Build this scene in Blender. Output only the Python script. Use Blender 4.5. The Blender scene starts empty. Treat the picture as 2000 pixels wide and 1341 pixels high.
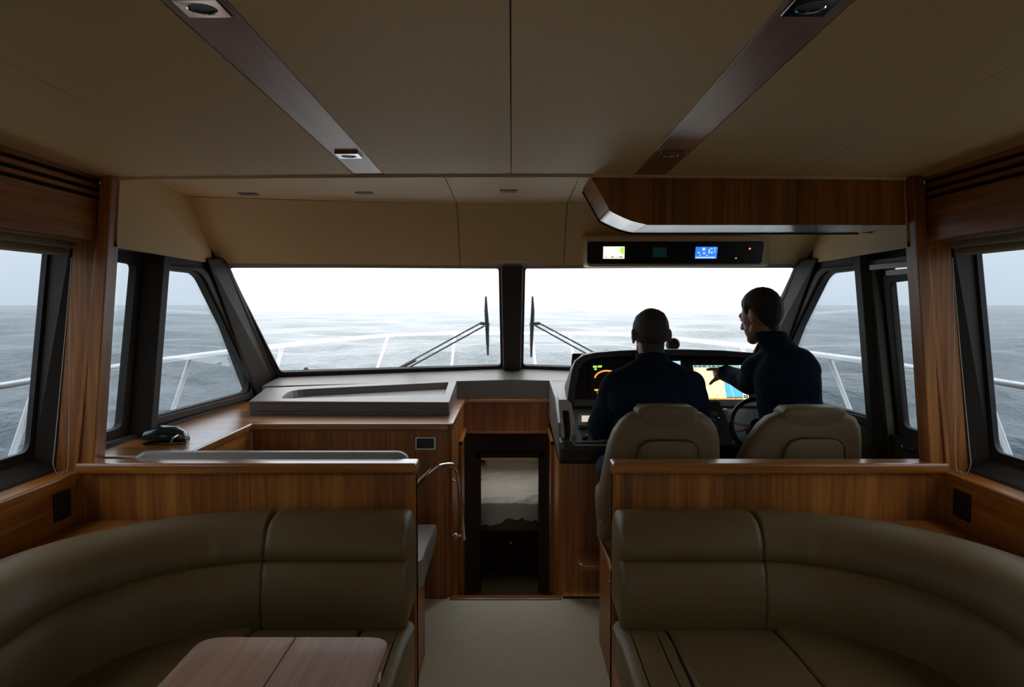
import bpy, bmesh, math, random
from mathutils import Vector, Matrix, noise
from mathutils.geometry import tessellate_polygon

scene = bpy.context.scene
COL = scene.collection
random.seed(7)
V = Vector

# ------------------------------------------------------------------ camera
EYE = V((0.0, 0.0, 1.55))
FPX, CX, CY = 1500.0, 1000.0, 670.5
PITCH = -math.atan((CY - 595.0) / FPX)
cam_data = bpy.data.cameras.new('camera')
cam_data.sensor_width = 36.0
cam_data.lens = 36.0 * FPX / 2000.0
cam_data.clip_end = 20000
cam_data.clip_start = 0.05
cam = bpy.data.objects.new('camera', cam_data)
COL.objects.link(cam)
cam.location = EYE
cam.rotation_euler = (math.pi / 2 + PITCH, 0, 0)
scene.camera = cam

# ------------------------------------------------------------------ sky
SKY_STRENGTH = 1.32
world = bpy.data.worlds.new('overcast_sky')
scene.world = world
world.use_nodes = True
wn, wl = world.node_tree.nodes, world.node_tree.links
wn.clear()
w_out = wn.new('ShaderNodeOutputWorld')
w_bg = wn.new('ShaderNodeBackground')
w_tc = wn.new('ShaderNodeTexCoord')
w_sep = wn.new('ShaderNodeSeparateXYZ')
w_ramp = wn.new('ShaderNodeValToRGB')
w_ramp.color_ramp.elements[0].position = 0.0
w_ramp.color_ramp.elements[0].color = (0.90, 0.95, 1.00, 1)
w_ramp.color_ramp.elements[1].position = 1.0
w_ramp.color_ramp.elements[1].color = (2.75, 2.75, 2.70, 1)
w_noise = wn.new('ShaderNodeTexNoise')
w_noise.inputs['Scale'].default_value = 2.2
w_noise.inputs['Detail'].default_value = 4
w_mix = wn.new('ShaderNodeMix')
w_mix.data_type = 'RGBA'
w_mix.blend_type = 'SOFT_LIGHT'
w_mix.inputs['Factor'].default_value = 0.08
wl.new(w_tc.outputs['Generated'], w_sep.inputs[0])
wl.new(w_sep.outputs['Z'], w_ramp.inputs[0])
wl.new(w_tc.outputs['Generated'], w_noise.inputs['Vector'])
wl.new(w_ramp.outputs[0], w_mix.inputs[6])
wl.new(w_noise.outputs['Fac'], w_mix.inputs[7])
wl.new(w_mix.outputs[2], w_bg.inputs[0])
w_bg.inputs[1].default_value = SKY_STRENGTH
wl.new(w_bg.outputs[0], w_out.inputs[0])

# ------------------------------------------------------------------ view
vs = scene.view_settings
vs.view_transform = 'Standard'
vs.look = 'None'
vs.gamma = 1.0
vs.use_curve_mapping = False
vs.exposure = 0.6
scene.cycles.max_bounces = 14
scene.cycles.diffuse_bounces = 7
scene.cycles.glossy_bounces = 5
scene.cycles.transparent_max_bounces = 16
scene.cycles.sample_clamp_indirect = 4.0
scene.cycles.caustics_reflective = False
scene.cycles.caustics_refractive = False

# ------------------------------------------------------------------ rays through the photograph, met at a stated distance or plane
_FWD = V((0, math.cos(PITCH), math.sin(PITCH)))
_UP = V((0, -math.sin(PITCH), math.cos(PITCH)))
def ray(px, py):
    return V((1, 0, 0)) * ((px - CX) / FPX) + _UP * (-(py - CY) / FPX) + _FWD
def at(px, py, Y):
    d = ray(px, py)
    return EYE + d * (Y / d.y)
def atz(px, py, z):
    d = ray(px, py)
    return EYE + d * ((z - EYE.z) / d.z)
def atx(px, py, x):
    d = ray(px, py)
    return EYE + d * (x / d.x)
def plane3(a, b, c):
    a, b, c = V(a), V(b), V(c)
    return a, (b - a).cross(c - a).normalized()
def pp(px, py, pl):
    d = ray(px, py)
    return EYE + d * ((pl[0] - EYE).dot(pl[1]) / d.dot(pl[1]))

# ------------------------------------------------------------------ materials
MATS = {}
def new_mat(name):
    m = bpy.data.materials.new(name)
    m.use_nodes = True
    MATS[name] = m
    return m, m.node_tree.nodes, m.node_tree.links, m.node_tree.nodes['Principled BSDF']
def plain(name, col, rough=0.5, metal=0.0, spec=0.5, bump=0.0, bscale=60.0, vary=0.0, coat=0.0):
    m, n, l, b = new_mat(name)
    b.inputs['Base Color'].default_value = (*col, 1)
    b.inputs['Roughness'].default_value = rough
    b.inputs['Metallic'].default_value = metal
    b.inputs['Specular IOR Level'].default_value = spec
    b.inputs['Coat Weight'].default_value = coat
    b.inputs['Coat Roughness'].default_value = 0.12
    if bump or vary:
        tc = n.new('ShaderNodeTexCoord')
        nz = n.new('ShaderNodeTexNoise')
        nz.inputs['Scale'].default_value = bscale
        nz.inputs['Detail'].default_value = 5
        l.new(tc.outputs['Object'], nz.inputs['Vector'])
    if bump:
        bp = n.new('ShaderNodeBump')
        bp.inputs['Strength'].default_value = bump
        bp.inputs['Distance'].default_value = 0.004
        l.new(nz.outputs['Fac'], bp.inputs['Height'])
        l.new(bp.outputs[0], b.inputs['Normal'])
    if vary:
        rp = n.new('ShaderNodeValToRGB')
        rp.color_ramp.elements[0].color = (*[c * (1 - vary) for c in col], 1)
        rp.color_ramp.elements[1].color = (*[min(1, c * (1 + vary)) for c in col], 1)
        rp.color_ramp.elements[0].position = 0.3
        rp.color_ramp.elements[1].position = 0.7
        l.new(nz.outputs['Fac'], rp.inputs[0])
        l.new(rp.outputs[0], b.inputs['Base Color'])
    return m
def wood(name, axis, c0, c1, c2, rough=0.32, coat=0.35, band=9.0):
    """varnished teak veneer with its grain along one axis"""
    m, n, l, b = new_mat(name)
    tc = n.new('ShaderNodeTexCoord')
    def nz(scale, stretch, detail, dist=0.0):
        mp = n.new('ShaderNodeMapping')
        s = [1.0, 1.0, 1.0]
        s['xyz'.index(axis)] = stretch
        mp.inputs['Scale'].default_value = s
        t = n.new('ShaderNodeTexNoise')
        t.inputs['Scale'].default_value = scale
        t.inputs['Detail'].default_value = detail
        t.inputs['Distortion'].default_value = dist
        l.new(tc.outputs['Object'], mp.inputs[0])
        l.new(mp.outputs[0], t.inputs['Vector'])
        return t
    g1 = nz(band, 0.05, 2.0)
    g2 = nz(70.0, 0.03, 6.0, 0.4)
    add = n.new('ShaderNodeMath'); add.operation = 'MULTIPLY_ADD'
    add.inputs[1].default_value = 0.55
    l.new(g1.outputs['Fac'], add.inputs[0])
    mul = n.new('ShaderNodeMath'); mul.operation = 'MULTIPLY'
    mul.inputs[1].default_value = 0.45
    l.new(g2.outputs['Fac'], mul.inputs[0])
    l.new(mul.outputs[0], add.inputs[2])
    rp = n.new('ShaderNodeValToRGB')
    e = rp.color_ramp.elements
    e[0].position, e[0].color = 0.36, (*c0, 1)
    e[1].position, e[1].color = 0.64, (*c2, 1)
    k = e.new(0.5); k.color = (*c1, 1)
    l.new(add.outputs[0], rp.inputs[0])
    l.new(rp.outputs[0], b.inputs['Base Color'])
    b.inputs['Roughness'].default_value = rough
    b.inputs['Coat Weight'].default_value = coat
    b.inputs['Coat Roughness'].default_value = 0.22
    bp = n.new('ShaderNodeBump'); bp.inputs['Strength'].default_value = 0.06
    bp.inputs['Distance'].default_value = 0.002
    l.new(g2.outputs['Fac'], bp.inputs['Height'])
    l.new(bp.outputs[0], b.inputs['Normal'])
    return m
def emit(name, col, s=1.0):
    m, n, l, b = new_mat(name)
    b.inputs['Base Color'].default_value = (0.02, 0.02, 0.02, 1)
    b.inputs['Emission Color'].default_value = (*col, 1)
    b.inputs['Emission Strength'].default_value = s
    b.inputs['Roughness'].default_value = 0.2
    return m
def glass(name, tint, veil=0.0, refl=1.0):
    """thin pane: mostly clear, a Fresnel reflection, and the salt film that scatters daylight"""
    m, n, l, b = new_mat(name)
    n.remove(b)
    out = n['Material Output']
    tr = n.new('ShaderNodeBsdfTransparent'); tr.inputs[0].default_value = (*tint, 1)
    gl = n.new('ShaderNodeBsdfGlossy'); gl.inputs['Roughness'].default_value = 0.02
    fr = n.new('ShaderNodeFresnel'); fr.inputs[0].default_value = 1.45
    gm = n.new('ShaderNodeNewGeometry')
    io = n.new('ShaderNodeMapRange'); io.inputs[3].default_value = 1.45; io.inputs[4].default_value = 1 / 1.45
    l.new(gm.outputs['Backfacing'], io.inputs[0]); l.new(io.outputs[0], fr.inputs[0])
    mx = n.new('ShaderNodeMixShader')
    mf = n.new('ShaderNodeMath'); mf.operation = 'MULTIPLY'; mf.inputs[1].default_value = refl
    l.new(fr.outputs[0], mf.inputs[0])
    l.new(mf.outputs[0], mx.inputs[0])
    l.new(tr.outputs[0], mx.inputs[1]); l.new(gl.outputs[0], mx.inputs[2])
    last = mx
    if veil:
        tl = n.new('ShaderNodeBsdfTranslucent'); tl.inputs[0].default_value = (0.95, 0.97, 1.0, 1)
        tcn = n.new('ShaderNodeTexCoord')
        nzn = n.new('ShaderNodeTexNoise'); nzn.inputs['Scale'].default_value = 3.0; nzn.inputs['Detail'].default_value = 6
        l.new(tcn.outputs['Object'], nzn.inputs['Vector'])
        mr = n.new('ShaderNodeMapRange'); mr.inputs[1].default_value = 0.3; mr.inputs[2].default_value = 0.7
        mr.inputs[3].default_value = veil * 0.75; mr.inputs[4].default_value = veil * 1.25
        l.new(nzn.outputs['Fac'], mr.inputs[0])
        m2 = n.new('ShaderNodeMixShader')
        l.new(mr.outputs[0], m2.inputs[0])
        l.new(mx.outputs[0], m2.inputs[1]); l.new(tl.outputs[0], m2.inputs[2])
        last = m2
    l.new(last.outputs[0], out.inputs[0])
    return m

TEAK = ((0.19, 0.060, 0.0075), (0.34, 0.115, 0.0150), (0.52, 0.200, 0.032))
wood('teak_vertical', 'z', *TEAK, rough=0.42, coat=0.1)
wood('teak_across', 'x', *TEAK, rough=0.3, coat=1.0)
wood('teak_along', 'y', *TEAK, rough=0.36, coat=0.2)
wood('table_teak', 'y', (0.30, 0.125, 0.055), (0.40, 0.18, 0.085), (0.50, 0.24, 0.12), rough=0.5, coat=0.1, band=7)
wood('ceiling_teak', 'y', (0.24, 0.085, 0.035), (0.33, 0.125, 0.052), (0.42, 0.17, 0.075), rough=0.38, coat=0.12)
plain('liner', (0.76, 0.555, 0.275), 0.58, spec=0.5, bump=0.12, bscale=220, vary=0.06)
plain('liner_trim', (0.70, 0.53, 0.29), 0.5)
plain('carpet', (0.90, 0.78, 0.62), 0.95, spec=0.1, bump=0.9, bscale=260, vary=0.3)
plain('leather', (0.150, 0.098, 0.038), 0.5, spec=0.35, bump=0.22, bscale=130, vary=0.07)
plain('seat_leather', (0.185, 0.125, 0.060), 0.52, spec=0.35, bump=0.2, bscale=130, vary=0.06)
plain('bench_leather', (0.30, 0.29, 0.27), 0.4, bump=0.15, bscale=130)
plain('dark_frame', (0.034, 0.029, 0.024), 0.6, spec=0.3)
plain('black_rubber', (0.006, 0.006, 0.006), 0.5)
plain('black_plastic', (0.010, 0.010, 0.0095), 0.35)
plain('console_black', (0.022, 0.021, 0.020), 0.42, bump=0.1, bscale=300)
plain('dash_grey', (0.150, 0.138, 0.130), 0.34, spec=0.6, bump=0.35, bscale=320, vary=0.05)
plain('panel_grey', (0.085, 0.098, 0.102), 0.45)
plain('device_grey', (0.19, 0.19, 0.185), 0.45)
plain('chrome', (0.72, 0.72, 0.74), 0.1, metal=1.0)
plain('steel', (0.86, 0.87, 0.89), 0.28, metal=0.35)
plain('deck_white', (0.88, 0.88, 0.86), 0.5)
plain('wiper_black', (0.018, 0.024, 0.03), 0.4)
plain('wiper_arm', (0.07, 0.105, 0.13), 0.4)
plain('blind_cloth', (0.30, 0.245, 0.155), 0.85, bump=0.3, bscale=300)
plain('cord', (0.60, 0.52, 0.40), 0.6)
plain('bedding', (0.62, 0.57, 0.50), 0.9, spec=0.2)
plain('pillow_cloth', (0.46, 0.40, 0.31), 0.9, spec=0.2)
plain('bed_base', (0.11, 0.09, 0.055), 0.8)
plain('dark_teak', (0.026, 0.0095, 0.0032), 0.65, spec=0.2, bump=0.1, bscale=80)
plain('skin', (0.42, 0.205, 0.135), 0.5)
plain('hair_brown', (0.022, 0.015, 0.011), 0.6, bump=0.8, bscale=240, vary=0.4)
plain('hair_grey', (0.040, 0.034, 0.028), 0.6, bump=0.8, bscale=240, vary=0.5)
plain('fleece', (0.0095, 0.0165, 0.032), 0.95, spec=0.12, bump=0.5, bscale=160, vary=0.2)
plain('fleece_two', (0.0105, 0.0185, 0.037), 0.95, spec=0.12, bump=0.5, bscale=160, vary=0.2)
plain('denim', (0.012, 0.019, 0.034), 0.9, spec=0.1, bump=0.4, bscale=200)
plain('shoe', (0.02, 0.018, 0.016), 0.5)
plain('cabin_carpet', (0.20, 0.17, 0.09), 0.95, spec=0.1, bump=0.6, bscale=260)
plain('eye_white', (0.5, 0.48, 0.45), 0.2)
plain('rim_wood', (0.035, 0.016, 0.008), 0.2, coat=0.6)
plain('trim_grey', (0.42, 0.40, 0.37), 0.5)
plain('underside_lacquer', (0.20, 0.18, 0.16), 0.25, coat=0.5)
plain('pouch_green', (0.006, 0.026, 0.027), 0.22, coat=0.4)
plain('white_plastic', (0.62, 0.63, 0.64), 0.4)
plain('jamb_paint', (0.10, 0.085, 0.055), 0.5)
glass('side_glass', (0.59, 0.625, 0.655), veil=0.0, refl=0.7)
glass('windshield_glass', (0.885, 0.90, 0.91), veil=0.006, refl=0.6)
glass('door_glass', (0.95, 0.96, 0.96), veil=0.0, refl=0.5)
glass('hatch_glass', (0.36, 0.36, 0.35), veil=0.12, refl=0.5)
emit('screen_white_green', (0.88, 1.0, 0.62), 1.0)
emit('screen_green', (0.45, 0.85, 0.12), 0.75)
emit('screen_mark', (0.10, 0.16, 0.05), 0.5)
emit('screen_blue', (0.03, 0.19, 0.72), 0.85)
emit('screen_pale_blue', (0.45, 0.75, 1.0), 0.75)
emit('screen_dim', (0.002, 0.012, 0.008), 0.6)
emit('led_red', (1.0, 0.10, 0.06), 2.2)
emit('chart_land', (1.0, 0.84, 0.46), 1.0)
emit('chart_sea', (0.14, 0.55, 0.78), 0.85)
emit('chart_line', (0.8, 0.95, 1.0), 0.85)
emit('chart_bar', (0.95, 0.50, 0.12), 0.75)
emit('chart_cyan', (0.45, 0.80, 0.75), 0.6)
emit('gauge_orange', (1.0, 0.30, 0.03), 0.95)
emit('gauge_green', (0.45, 0.75, 0.15), 0.75)
emit('screen_pink', (0.80, 0.70, 0.62), 0.55)
def sea_mat():
    m, n, l, b = new_mat('sea_water')
    b.inputs['Base Color'].default_value = (0.035, 0.055, 0.066, 1)
    b.inputs['Roughness'].default_value = 0.14
    b.inputs['IOR'].default_value = 1.33
    b.inputs['Specular IOR Level'].default_value = 0.36
    tc = n.new('ShaderNodeTexCoord')
    hs = []
    for sc, st in ((1.6, (1.0, 0.55, 1.0)), (6.0, (1.0, 0.7, 1.0))):
        mp = n.new('ShaderNodeMapping'); mp.inputs['Scale'].default_value = st
        mp.inputs['Rotation'].default_value = (0, 0, 0.5)
        t = n.new('ShaderNodeTexNoise'); t.inputs['Scale'].default_value = sc; t.inputs['Detail'].default_value = 5
        l.new(tc.outputs['Object'], mp.inputs[0]); l.new(mp.outputs[0], t.inputs['Vector'])
        hs.append(t)
    a = n.new('ShaderNodeMath'); a.operation = 'MULTIPLY_ADD'; a.inputs[1].default_value = 0.3
    l.new(hs[1].outputs['Fac'], a.inputs[0]); l.new(hs[0].outputs['Fac'], a.inputs[2])
    bp = n.new('ShaderNodeBump'); bp.inputs['Strength'].default_value = 1.0; bp.inputs['Distance'].default_value = 0.22
    l.new(a.outputs[0], bp.inputs['Height']); l.new(bp.outputs[0], b.inputs['Normal'])
sea_mat()

# ------------------------------------------------------------------ objects: naming, parenting, origins at their base
BASE = {}
def _finish(me, mat, smooth):
    if mat:
        for x in (mat if isinstance(mat, (list, tuple)) else [mat]):
            me.materials.append(MATS[x])
    if smooth:
        for p in me.polygons:
            p.use_smooth = True
def obj(name, bm, mat, parent=None, smooth=False, label=None, kind=None, angle=None, bevel=0.0, bseg=2):
    """one mesh object from a bmesh in world coordinates; a child is stored relative to its thing's base"""
    bmesh.ops.recalc_face_normals(bm, faces=bm.faces)
    if bevel:
        es = [e for e in bm.edges if len(e.link_faces) == 2 and e.calc_face_angle(0) > 0.5]
        bmesh.ops.bevel(bm, geom=es, offset=bevel, segments=bseg, affect='EDGES', clamp_overlap=True, profile=0.5)
    if parent is None:
        xs = [v.co for v in bm.verts]
        base = V(((min(c.x for c in xs) + max(c.x for c in xs)) / 2, (min(c.y for c in xs) + max(c.y for c in xs)) / 2, min(c.z for c in xs)))
    else:
        base = BASE[parent.name]
    bmesh.ops.translate(bm, verts=bm.verts, vec=-base)
    me = bpy.data.meshes.new(name)
    bm.to_mesh(me)
    bm.free()
    _finish(me, mat, smooth)
    if smooth or angle:
        me.set_sharp_from_angle(angle=math.radians(angle or 40))
        if angle:
            for p in me.polygons:
                p.use_smooth = True
    o = bpy.data.objects.new(name, me)
    COL.objects.link(o)
    if parent is None:
        o.location = base
    else:
        o.parent = parent
    BASE[o.name] = base
    if label:
        o['label'] = label
    if kind:
        o['kind'] = kind
    return o
def thing(name, label, cat, loc, group=None, kind=None):
    o = bpy.data.objects.new(name, None)
    COL.objects.link(o)
    o.empty_display_size = 0.1
    o.location = V(loc)
    BASE[o.name] = V(loc)
    if label: o['label'] = label
    if cat: o['category'] = cat
    if group: o['group'] = group
    if kind: o['kind'] = kind
    return o
def tag(o, label, cat, group=None):
    o['label'] = label; o['category'] = cat
    if group: o['group'] = group
    return o

# ------------------------------------------------------------------ shapes
def poly_bm(verts, faces):
    bm = bmesh.new()
    vs_ = [bm.verts.new(v) for v in verts]
    for f in faces:
        try:
            bm.faces.new([vs_[i] for i in f])
        except ValueError:
            pass
    bm.normal_update()
    return bm
def merge(*bms):
    out = bmesh.new()
    for b in bms:
        me = bpy.data.meshes.new('tmp')
        b.to_mesh(me)
        out.from_mesh(me)
        bpy.data.meshes.remove(me)
        b.free()
    return out
def hexa(p):
    """p: 4 bottom then 4 top corners"""
    return poly_bm(p, [(0, 1, 2, 3), (7, 6, 5, 4), (0, 4, 5, 1), (1, 5, 6, 2), (2, 6, 7, 3), (3, 7, 4, 0)])
def box(x0, x1, y0, y1, z0, z1):
    return hexa([(x0, y0, z0), (x1, y0, z0), (x1, y1, z0), (x0, y1, z0), (x0, y0, z1), (x1, y0, z1), (x1, y1, z1), (x0, y1, z1)])
def mir(bm, s):
    if s < 0:
        return bm
    for v in bm.verts:
        v.co.x = -v.co.x
    bmesh.ops.reverse_faces(bm, faces=bm.faces)
    return bm
def mp(p, s):
    """left-hand point, mirrored to starboard when s > 0"""
    p = V(p)
    return V((-p.x, p.y, p.z)) if s > 0 else p
def rpoly(pts, r, n=5):
    """polygon with rounded corners; r a number or one per corner"""
    pts = [V(p) for p in pts]
    out = []
    m = len(pts)
    for i, p in enumerate(pts):
        ri = r[i] if isinstance(r, (list, tuple)) else r
        a, b = pts[i - 1] - p, pts[(i + 1) % m] - p
        if ri <= 1e-5:
            out.append(p); continue
        ra = min(ri, a.length * 0.48); rb = min(ri, b.length * 0.48)
        A, B = p + a.normalized() * ra, p + b.normalized() * rb
        for k in range(n + 1):
            t = k / n
            out.append(A * (1 - t) ** 2 + p * 2 * t * (1 - t) + B * t * t)
    return out
def plate(outer, holes, thick):
    """flat board with openings; thick: vector from the front face to the back face"""
    loops = [[V(p) for p in outer]] + [[V(p) for p in h] for h in holes]
    flat = [p for lp in loops for p in lp]
    tris = tessellate_polygon(loops)
    n = len(flat)
    t = V(thick)
    verts = flat + [p + t for p in flat]
    faces = [tuple(f) for f in tris] + [tuple(i + n for i in reversed(f)) for f in tris]
    k = 0
    for lp in loops:
        m = len(lp)
        for i in range(m):
            a, b = k + i, k + (i + 1) % m
            faces.append((a, b, b + n, a + n))
        k += m
    bm = poly_bm(verts, faces)
    return bm
def ring_loft(rings, closed=True, cap=True):
    n = len(rings[0])
    verts = [p for r in rings for p in r]
    faces = []
    for j in range(len(rings) - 1):
        for i in range(n if closed else n - 1):
            a, b = j * n + i, j * n + (i + 1) % n
            faces.append((a, b, b + n, a + n))
    if cap and closed:
        faces.append(tuple(range(n - 1, -1, -1)))
        faces.append(tuple(range((len(rings) - 1) * n, len(rings) * n)))
    return poly_bm(verts, faces)
def tube(path, r, n=8, radii=None):
    path = [V(p) for p in path]
    rings = []
    up = None
    for i, p in enumerate(path):
        d = (path[min(i + 1, len(path) - 1)] - path[max(i - 1, 0)]).normalized()
        if up is None:
            up = d.cross(V((0, 0, 1)) if abs(d.z) < 0.9 else V((1, 0, 0))).normalized()
        up = (up - d * up.dot(d)).normalized()
        w = d.cross(up)
        rr = radii[i] if radii else r
        rings.append([p + (up * math.cos(a) + w * math.sin(a)) * rr for a in [2 * math.pi * k / n for k in range(n)]])
    return ring_loft(rings)
def curve(pts, n=8):
    """Catmull-Rom through points"""
    pts = [V(p) for p in pts]
    out = []
    for i in range(len(pts) - 1):
        p0, p1, p2, p3 = pts[max(i - 1, 0)], pts[i], pts[i + 1], pts[min(i + 2, len(pts) - 1)]
        for k in range(n):
            t = k / n
            out.append(0.5 * ((2 * p1) + (p2 - p0) * t + (2 * p0 - 5 * p1 + 4 * p2 - p3) * t * t + (-p0 + 3 * p1 - 3 * p2 + p3) * t ** 3))
    out.append(pts[-1])
    return out
def lathe(prof, origin, axis=(0, 0, 1), n=24):
    """profile of (radius, height) turned about an axis"""
    ax = V(axis).normalized()
    u = ax.cross(V((1, 0, 0)) if abs(ax.x) < 0.9 else V((0, 1, 0))).normalized()
    w = ax.cross(u)
    o = V(origin)
    return ring_loft([[o + ax * h + (u * math.cos(2 * math.pi * k / n) + w * math.sin(2 * math.pi * k / n)) * max(r, 1e-4) for k in range(n)] for r, h in prof])
def puffy(outline, back, r, bulge=0.0):
    """upholstered panel: outline (3D, planar), back = thickness vector, edges rounded by r"""
    o = [V(p) for p in outline]
    c = sum(o, V()) / len(o)
    b = V(back); T = b.length; bn = b.normalized()
    def inset(p, d):
        q = c - p
        return p + q.normalized() * min(d, q.length * 0.6)
    rings = []
    for k in range(5):
        a = math.pi / 2 * k / 4
        rings.append([inset(p, r * (1 - math.sin(a))) + bn * (r * (1 - math.cos(a))) for p in o])
    for k in range(5):
        a = math.pi / 2 * (1 - k / 4)
        rings.append([inset(p, r * (1 - math.sin(a))) + bn * (T - r * (1 - math.cos(a))) for p in o])
    inner = [c + (p - c) * 0.45 - bn * bulge for p in rings[0]]
    mid = [c + (p - c) * 0.8 - bn * bulge * 0.6 for p in rings[0]]
    inner2 = [c + (p - c) * 0.45 + bn * bulge for p in rings[-1]]
    return ring_loft([inner, mid] + rings + [inner2])
def sweep(path, prof, r_end=0.03, flip=1, up=V((0, 0, 1))):
    """profile (d, z) carried along a plan path (x, y); d measured towards the sitter; both ends rounded"""
    path = [V((p[0], p[1], 0)) for p in path]
    cd = sum(p[0] for p in prof) / len(prof); cz = sum(p[1] for p in prof) / len(prof)
    rings = []
    def frame(i):
        t = (path[min(i + 1, len(path) - 1)] - path[max(i - 1, 0)]).normalized()
        return t, V((-t.y, t.x, 0)) * flip
    def ring(pos, nrm, ins):
        out = []
        for d, z in prof:
            q = V((cd - d, cz - z))
            L = q.length or 1
            k = min(ins, L * 0.7) / L
            out.append(pos + nrm * (d + q.x * k) + V((0, 0, z + q.y * k)))
        return out
    steps = [0.0, 0.3, 0.6, 0.85, 1.0]
    t0, n0 = frame(0)
    for a in steps:
        rings.append(ring(path[0] + t0 * (r_end * a), n0, r_end * (1 - math.sqrt(max(0, 1 - (1 - a) ** 2)))))
    for i in range(1, len(path) - 1):
        t, nn = frame(i)
        rings.append(ring(path[i], nn, 0))
    t1, n1 = frame(len(path) - 1)
    for a in reversed(steps):
        rings.append(ring(path[-1] - t1 * (r_end * a), n1, r_end * (1 - math.sqrt(max(0, 1 - (1 - a) ** 2)))))
    return ring_loft(rings)

# ================================================================== THE SETTING
# ------------------------------------------------------------------ sea
SEA_Z = -1.8
def build_sea():
    waves = []
    rnd = random.Random(3)
    for k in range(26):
        L = 1.3 * 1.16 ** k * rnd.uniform(0.85, 1.15)
        if L > 40: break
        a = math.radians(rnd.gauss(78, 32))
        amp = 0.0165 * L ** 0.60
        waves.append((2 * math.pi / L, math.cos(a), math.sin(a), amp, rnd.uniform(0, 6.28), L))
    angs = []
    a = -180.0
    while a < 180.0:
        angs.append(a)
        a += 0.32 if -44 <= a < 44 else 3.0
    radii = []
    r = 3.2
    while r < 9000:
        radii.append(r)
        r *= 1.026 if r < 900 else 1.25
    verts, faces = [], []
    m = len(angs)
    for i, r in enumerate(radii):
        cell = max(r * 0.026, r * math.radians(0.32))
        for a in angs:
            t = math.radians(a)
            x, y = r * math.sin(t), r * math.cos(t)
            z = 0.0
            c = cell if abs(a) < 45 else r * 0.052
            for kk, cx, cy, am, ph, L in waves:
                if L < 2.2 * c: continue
                s = math.sin(kk * (x * cx + y * cy) + ph + 1.3 * math.sin(0.11 * (x * cy - y * cx) + ph))
                z += am * (s + 0.35 * (1 - abs(s)) * 1.2)
            verts.append((x, y, SEA_Z + z))
    for i in range(len(radii) - 1):
        for j in range(m):
            p, q = i * m + j, i * m + (j + 1) % m
            faces.append((p, q, q + m, p + m))
    me = bpy.data.meshes.new('sea')
    me.from_pydata(verts, [], faces)
    me.materials.append(MATS['sea_water'])
    for p in me.polygons: p.use_smooth = True
    o = bpy.data.objects.new('sea', me)
    COL.objects.link(o)
    o['kind'] = 'stuff'; o['label'] = 'grey blue choppy open sea reaching the horizon'; o['category'] = 'sea'
build_sea()

# ------------------------------------------------------------------ foredeck and hull sides (below the sight lines, they bounce daylight up)
DECK_PLAN = [(-2.32, -2.5), (-2.33, 2.0), (-2.32, 4.3), (-2.25, 5.6), (-2.05, 7.0), (-1.55, 9.05), (-0.95, 9.95), (0, 10.4)]
DECK_PLAN = DECK_PLAN + [(-x, y) for x, y in reversed(DECK_PLAN[:-1])]
def deck():
    z = 0.42
    outer = [V((x, y, z)) for x, y in DECK_PLAN]
    house = [V(p) for p in ((-1.9, -2.3, z), (1.9, -2.3, z), (1.9, 4.6, z), (1.6, 5.84, z), (-1.6, 5.84, z), (-1.9, 4.6, z))]
    hatch = [V(p) for p in ((-0.34, 6.15, z), (0.34, 6.15, z), (0.34, 6.85, z), (-0.34, 6.85, z))]
    obj('deck', plate(outer, [house, hatch], (0, 0, -0.05)), 'deck_white', kind='structure')
    rings = []
    c = V((0, 4, 0))
    for zz, k in ((0.62, 1.0), (0.42, 1.0), (-0.6, 0.99), (-2.6, 0.93)):
        rings.append([V((x * k, (y - 4) * k + 4, zz)) for x, y in DECK_PLAN])
    obj('hull', ring_loft(rings, closed=True, cap=False), 'deck_white', kind='structure')
    obj('hatch_pane', box(-0.34, 0.34, 6.15, 6.85, 0.405, 0.418), 'hatch_glass', kind='structure')
deck()

# ------------------------------------------------------------------ saloon ceiling: liner panels with open joints, two teak strips
CEIL_END = 3.05
def cz(x, y):
    return 2.060 + 0.0147 * (CEIL_END - y) - 0.010 * (x / 1.52) ** 2
ceil = thing('ceiling', 'beige vinyl lined saloon ceiling in long panels', None, (0, 1, 2.06), kind='structure')
def ceil_panel(x0, x1, name, mat, dz=0.0, y0=-1.7, y1=CEIL_END, parent=None, th=0.02, kind=None, gap=0.0012, bev=0.0015):
    n = max(2, int((x1 - x0) / 0.12))
    rings = []
    for y in (y0, y1):
        xs = [x0 + gap + (x1 - x0 - 2 * gap) * i / n for i in range(n + 1)]
        lo = [V((x, y, cz(x, y) + dz)) for x in xs]
        hi = [V((x, y, cz(x, y) + dz + th)) for x in reversed(xs)]
        rings.append(lo + hi)
    return obj(name, ring_loft(rings), mat, parent, kind=kind, bevel=bev, bseg=1)
for a, b in ((-1.66, -1.10), (-1.10, -0.618), (-0.502, -0.003), (-0.003, 0.482), (0.602, 1.10), (1.10, 1.66)):
    ceil_panel(a, b, 'panel', 'liner', parent=ceil)
ceil_panel(-1.7, 1.7, 'backing', 'black_rubber', dz=0.021, parent=ceil, th=0.01, gap=0, bev=0, y0=-1.8, y1=CEIL_END - 0.003)
ceil_panel(-0.618, -0.502, 'trim_1', 'ceiling_teak', dz=0.001, kind='structure')
ceil_panel(0.482, 0.602, 'trim_2', 'ceiling_teak', dz=0.001, kind='structure')
# rounded beige bead along the front edge of the saloon ceiling
bead = [[V((x, CEIL_END + 0.004 + 0.010 * math.cos(a), cz(x, CEIL_END) + 0.002 + 0.012 * math.sin(a))) for a in [2 * math.pi * k / 10 for k in range(10)]] for x in [-1.6 + 3.2 * i / 20 for i in range(21)]]
obj('trim_3', ring_loft(bead), 'liner_trim', kind='structure', smooth=True)

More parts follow.
